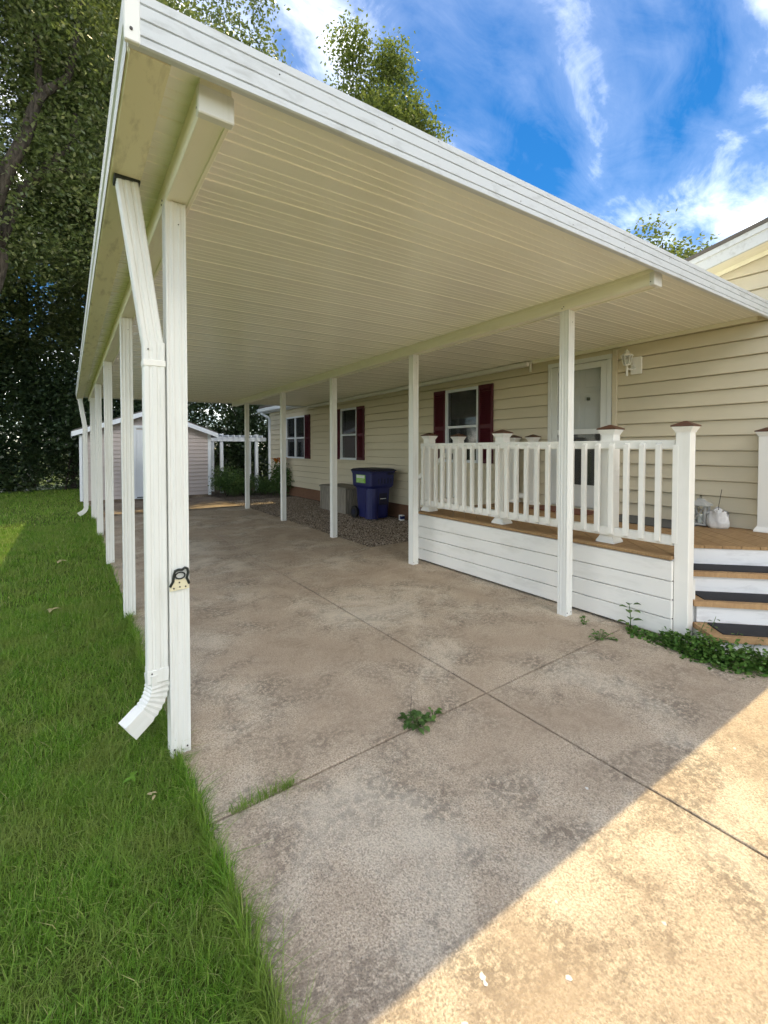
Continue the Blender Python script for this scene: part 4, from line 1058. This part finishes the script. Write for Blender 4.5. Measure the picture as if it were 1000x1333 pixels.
for tp in tops:
    mb = MB()
    for q in range(6):
        a = q * math.pi / 3 + tp[0] * 30; c_, s_ = math.cos(a), math.sin(a); px, py = -s_, c_
        P_ = lambda r, w_, z: (tp[0] + (c_ * r + px * w_) * 1.5, tp[1] + (s_ * r + py * w_) * 1.5, tp[2] + z * 1.4)
        mb.add([P_(.004, 0, 0), P_(.035, .022, .055), P_(.035, -.022, .055), P_(.075, .018, .078), P_(.075, -.018, .078), P_(.105, 0, .065)], [(0, 1, 2), (1, 3, 4, 2), (3, 5, 4)])
    mb.build('bloom', 'petal_orange', t)
lb = lobes_in((5.38, 13.12, .45), (.22, .30, .5), 12, (.35, .5), .05); crown(lb, 1800, .07, 'leaf_garden', 'foliage', t, .1, .3)

# ---- grass
def blades(n, xr, yr, hr, wr, edge=False, keep=None, lean=.55):
    x = RNG.uniform(*xr, n); y = RNG.uniform(*yr, n)
    if keep is not None: k_ = keep(x, y); x, y = x[k_], y[k_]; n = len(x)
    z = -.03 + .012 * np.sin(x * 2.1 + y * .7) + .01 * np.sin(y * 1.7 - x)
    tuft = .75 + .5 * (np.sin(x * 9.1 + 2 * np.sin(y * 5.3)) * np.sin(y * 7.7 + 1.5 * np.sin(x * 6.1)) * .5 + .5)
    h_ = RNG.uniform(*hr, n) * tuft * RNG.choice([1, 1, 1, 1.45], n); w_ = RNG.uniform(*wr, n)
    a = RNG.uniform(0, 2 * np.pi, n); ln = np.abs(RNG.normal(.0, lean, n)) + .12
    dx, dy = np.cos(a), np.sin(a); b = a + np.pi / 2 + RNG.normal(0, .5, n); sx, sy = np.cos(b) * w_ / 2, np.sin(b) * w_ / 2
    def pt(t, s, f): hz_ = h_ * (t - .22 * ln * t * t); off = h_ * ln * t * t; return np.column_stack([x + dx * off + s * sx * f, y + dy * off + s * sy * f, z + hz_])
    return np.stack([pt(0, -1, 1), pt(0, 1, 1), pt(.5, -1, .85), pt(.5, 1, .85), pt(1, 0, 0)], 1).reshape(-1, 3)
vis = lambda x, y: (x > -.145 * y - .12)
V_ = np.concatenate([
    blades(64000, (-.6, .415), (.6, 2.6), (.022, .052), (.0016, .0032), keep=vis, lean=.85),
    blades(60000, (-1.0, .405), (2.6, 5.2), (.026, .056), (.0022, .0042), keep=vis, lean=.8),
    blades(46000, (-1.8, .40), (5.2, 10.5), (.032, .066), (.004, .007), keep=vis),
    blades(30000, (-3.4, .40), (10.5, 19.6), (.035, .07), (.006, .011), keep=vis),
    blades(5200, (.385, .425), (.6, 4.5), (.045, .095), (.0022, .004), lean=.75),
    blades(2600, (.375, .43), (4.5, 13.5), (.04, .09), (.004, .007), lean=.7)])
o = link('grass', fast_mesh('grass', V_, 5, [(0, 1, 3, 2), (2, 3, 4)], 'grass_blade'), (0, 0, 0), None)
tag(o, 'short mown green lawn grass left of the concrete drive', 'grass', kind='stuff')
# grass tuft in the joint
V_ = blades(260, (.50, .78), (1.735, 1.765), (.022, .05), (.002, .0034), lean=.8); V_[:, 2] += .018
me = fast_mesh('joint_grass', V_, 5, [(0, 1, 3, 2), (2, 3, 4)], 'grass_blade')
o = link('joint_grass', me, (0, 0, 0), None); tag(o, 'sparse grass tuft sprouting from the cross joint in the concrete', 'grass', kind='stuff')
def broad_leaf(mb, base, ang, pitch, L, Wd, lobe=0.):
    """leaf on a stalk: 9-vertex cupped blade"""
    d = Vector((math.cos(ang) * math.cos(pitch), math.sin(ang) * math.cos(pitch), math.sin(pitch))); s_ = Vector((-math.sin(ang), math.cos(ang), 0)); u = d.cross(s_) * -1
    b = Vector(base); P_ = []
    for t, w_, dz in ((0, .05, 0), (.25, .85, -.02), (.55, 1., -.07), (.8, .6, -.16), (1., .03, -.28)):
        c_ = b + d * (L * t) + Vector((0, 0, 1)) * (L * dz)
        up = Vector((0, 0, 1)) * Wd * .12 * w_
        P_ += [c_ + s_ * Wd * .5 * w_ + up, c_, c_ - s_ * Wd * .5 * w_ + up]
    fs = []
    for i in range(4):
        for j in range(2): fs.append((i * 3 + j, i * 3 + j + 1, (i + 1) * 3 + j + 1, (i + 1) * 3 + j))
    mb.add(P_, fs)
def weed(name, c, n, rad, L, hmax, label, mat='leaf_weed', stem=None, group=None):
    t = thing(name, (c[0], c[1], 0), label, 'weed', group); mb = MB(); sm_ = MB()
    for i in range(n):
        a = random.uniform(0, 6.28); r_ = rad * random.random() ** .6; z = hmax * random.uniform(.15, 1.) * (1 - .5 * r_ / rad)
        p = (c[0] + r_ * math.cos(a), c[1] + r_ * math.sin(a), z); l_ = L * random.uniform(.6, 1.2)
        broad_leaf(mb, p, a + random.uniform(-.7, .7), random.uniform(-.1, .6), l_, l_ * random.uniform(.55, .8))
        sm_.tube([(c[0] + .2 * (p[0] - c[0]), c[1] + .2 * (p[1] - c[1]), -.01), p], .0014, 4)
    mb.build('leaves', mat, t); sm_.build('stem', 'leaf_garden', t)
    if stem:
        MB().tube([(c[0] + stem[0], c[1] + stem[1], 0), (c[0] + stem[0] + .004, c[1] + stem[1], stem[2])], .0016, 5).build('seed_stalk', 'bark', t)
    return t
weed('broadleaf_weed', (1.475, 1.765), 46, .072, .042, .055, 'dark green broadleaf weed clump growing from the concrete joint', 'leaf_garden', (.0, .05, .12))
weed('broadleaf_weed', (1.59, 1.76), 11, .035, .036, .04, 'bright green little weed next to the dark clump in the joint', 'leaf_weed')
weed('broadleaf_weed', (3.30, 1.76), 34, .10, .034, .045, 'flat green weed in the joint end near the white post', 'leaf_weed')
weed('broadleaf_weed', (3.50, 2.00), 12, .05, .04, .03, 'tiny weed sprouting at the foot of the white deck skirt', 'leaf_weed')
# sapling
t = thing('weed_sapling', (3.64, 1.70, 0), 'upright leafy weed with large leaves against the white skirt', 'weed')
mb = MB(); MB().tube([(3.64, 1.70, -.01), (3.63, 1.69, .10), (3.62, 1.70, .22)], [.004, .003, .002], 6).build('stem', 'leaf_garden', t)
for i, (z, a) in enumerate(((.06, 2.4), (.08, 5.4), (.11, 3.6), (.13, .6), (.16, 4.6), (.18, 2.2), (.21, 5.2), (.22, 3.4))):
    broad_leaf(mb, (3.63 + .02 * math.cos(a), 1.695 + .02 * math.sin(a), z), a, .35, .085 - .004 * i, .05)
mb.build('leaves', 'leaf_garden', t)
# creeping mass along the steps
path = [(3.62, 1.72), (3.60, 1.45), (3.58, 1.28), (3.58, 1.13), (3.64, .98), (3.74, .82), (3.88, .68), (4.06, .48)]
pts = []
for i in range(len(path) - 1):
    a, b = Vector(path[i]), Vector(path[i + 1]); dens = (200, 420, 520, 520, 480, 420, 400)[i]
    for q in range(dens):
        p = a.lerp(b, random.random()); h_ = (.04, .09, .13, .13, .11, .10, .10)[i]
        r_ = abs(random.gauss(0, 1)); off = random.gauss(0, .065) - .02
        pts.append((p.x + off * .75, p.y + off * .55, max(.004, random.random() * h_ * (1.4 - min(1.2, abs(off) * 9)))))
P = np.array(pts); N_ = RNG.normal(size=P.shape) * .5; N_[:, 2] = 1; N_ /= np.linalg.norm(N_, axis=1)[:, None]
L = RNG.uniform(.018, .046, len(P))
o = link('creeping_weeds', fast_mesh('creeping_weeds', leaf_verts(P, N_, L, L * .75, .2), 4, [(0, 1, 2, 3)], 'leaf_weed'), (0, 0, 0), None)
tag(o, 'mass of creeping green weeds along the foot of the deck steps', 'weeds', kind='stuff')
t = thing('weed_sprig', (3.80, 1.22, .1), 'thin dark vine sprig climbing in front of the steps', 'weed')
mb = MB(); sm_ = MB()
for (ox, oy, hh) in ((0, 0, .24), (.05, -.12, .16), (.10, -.22, .14), (-.02, .06, .19)):
    b = (3.75 + ox, 1.20 + oy); sm_.tube([(b[0], b[1], 0), (b[0] + .01, b[1] - .01, hh * .6), (b[0] + .03, b[1] - .03, hh)], .0018, 5)
    for q in range(9): a = q * 2.1; broad_leaf(mb, (b[0] + .03 * q / 9 + .012 * math.cos(a), b[1] - .03 * q / 9 + .012 * math.sin(a), hh * (.35 + .65 * q / 9)), a, .2, .028, .02)
sm_.build('stem', 'leaf_garden', t); mb.build('leaves', 'leaf_garden', t)

# ---- little things on the ground
def chip(x, y, r_):
    rg_ = []
    for z, f in ((0, .8), (r_ * .3, 1.), (r_ * .55, .5)):
        rg_.append([(x + f * r_ * (1 + .3 * math.sin(3 * q + x * 40)) * math.cos(q), y + f * r_ * (1 + .3 * math.cos(2 * q + y * 60)) * math.sin(q), z) for q in [k_ * math.pi / 3.5 for k_ in range(7)]])
    return MB().rings(rg_).build('stone_chip', 'white_stone')
for x, y, r_ in ((.905, .80, .009), (.90, .785, .006), (.79, .755, .010), (1.095, .66, .008), (.80, .70, .007), (.745, .70, .007), (1.46, .57, .006), (1.78, 1.0, .007), (2.6, .72, .007), (1.25, .80, .005)):
    o = chip(x, y, r_); tag(o, 'small white stone chip lying on the sunlit concrete', 'stone', 'white chips on the concrete')
def flat_leaf(x, y, a, L, mat, label):
    mb = MB(); broad_leaf(mb, (x, y, .03), a, .05, L, L * .5); broad_leaf(mb, (x + .01, y - .01, .032), a + 2.2, .1, L * .8, L * .4); broad_leaf(mb, (x, y + .01, .031), a + 4.1, .05, L * .7, L * .35)
    o = mb.build('fallen_leaf', mat); tag(o, label, 'leaf'); return o
flat_leaf(-.14, 4.85, .4, .085, 'dry_leaf', 'pale dry fallen leaf lying on the mown lawn')
flat_leaf(.20, 2.16, 1.0, .055, 'bright_leaf', 'bright yellow green leaf lying on the lawn below the downspout')
flat_leaf(.26, 2.0, 2.0, .03, 'dry_leaf', 'small tan dry leaf in the grass near the corner post')
flat_leaf(-.10, 6.9, 2.0, .10, 'dry_leaf', 'dry leaf scrap far out on the shaded lawn')
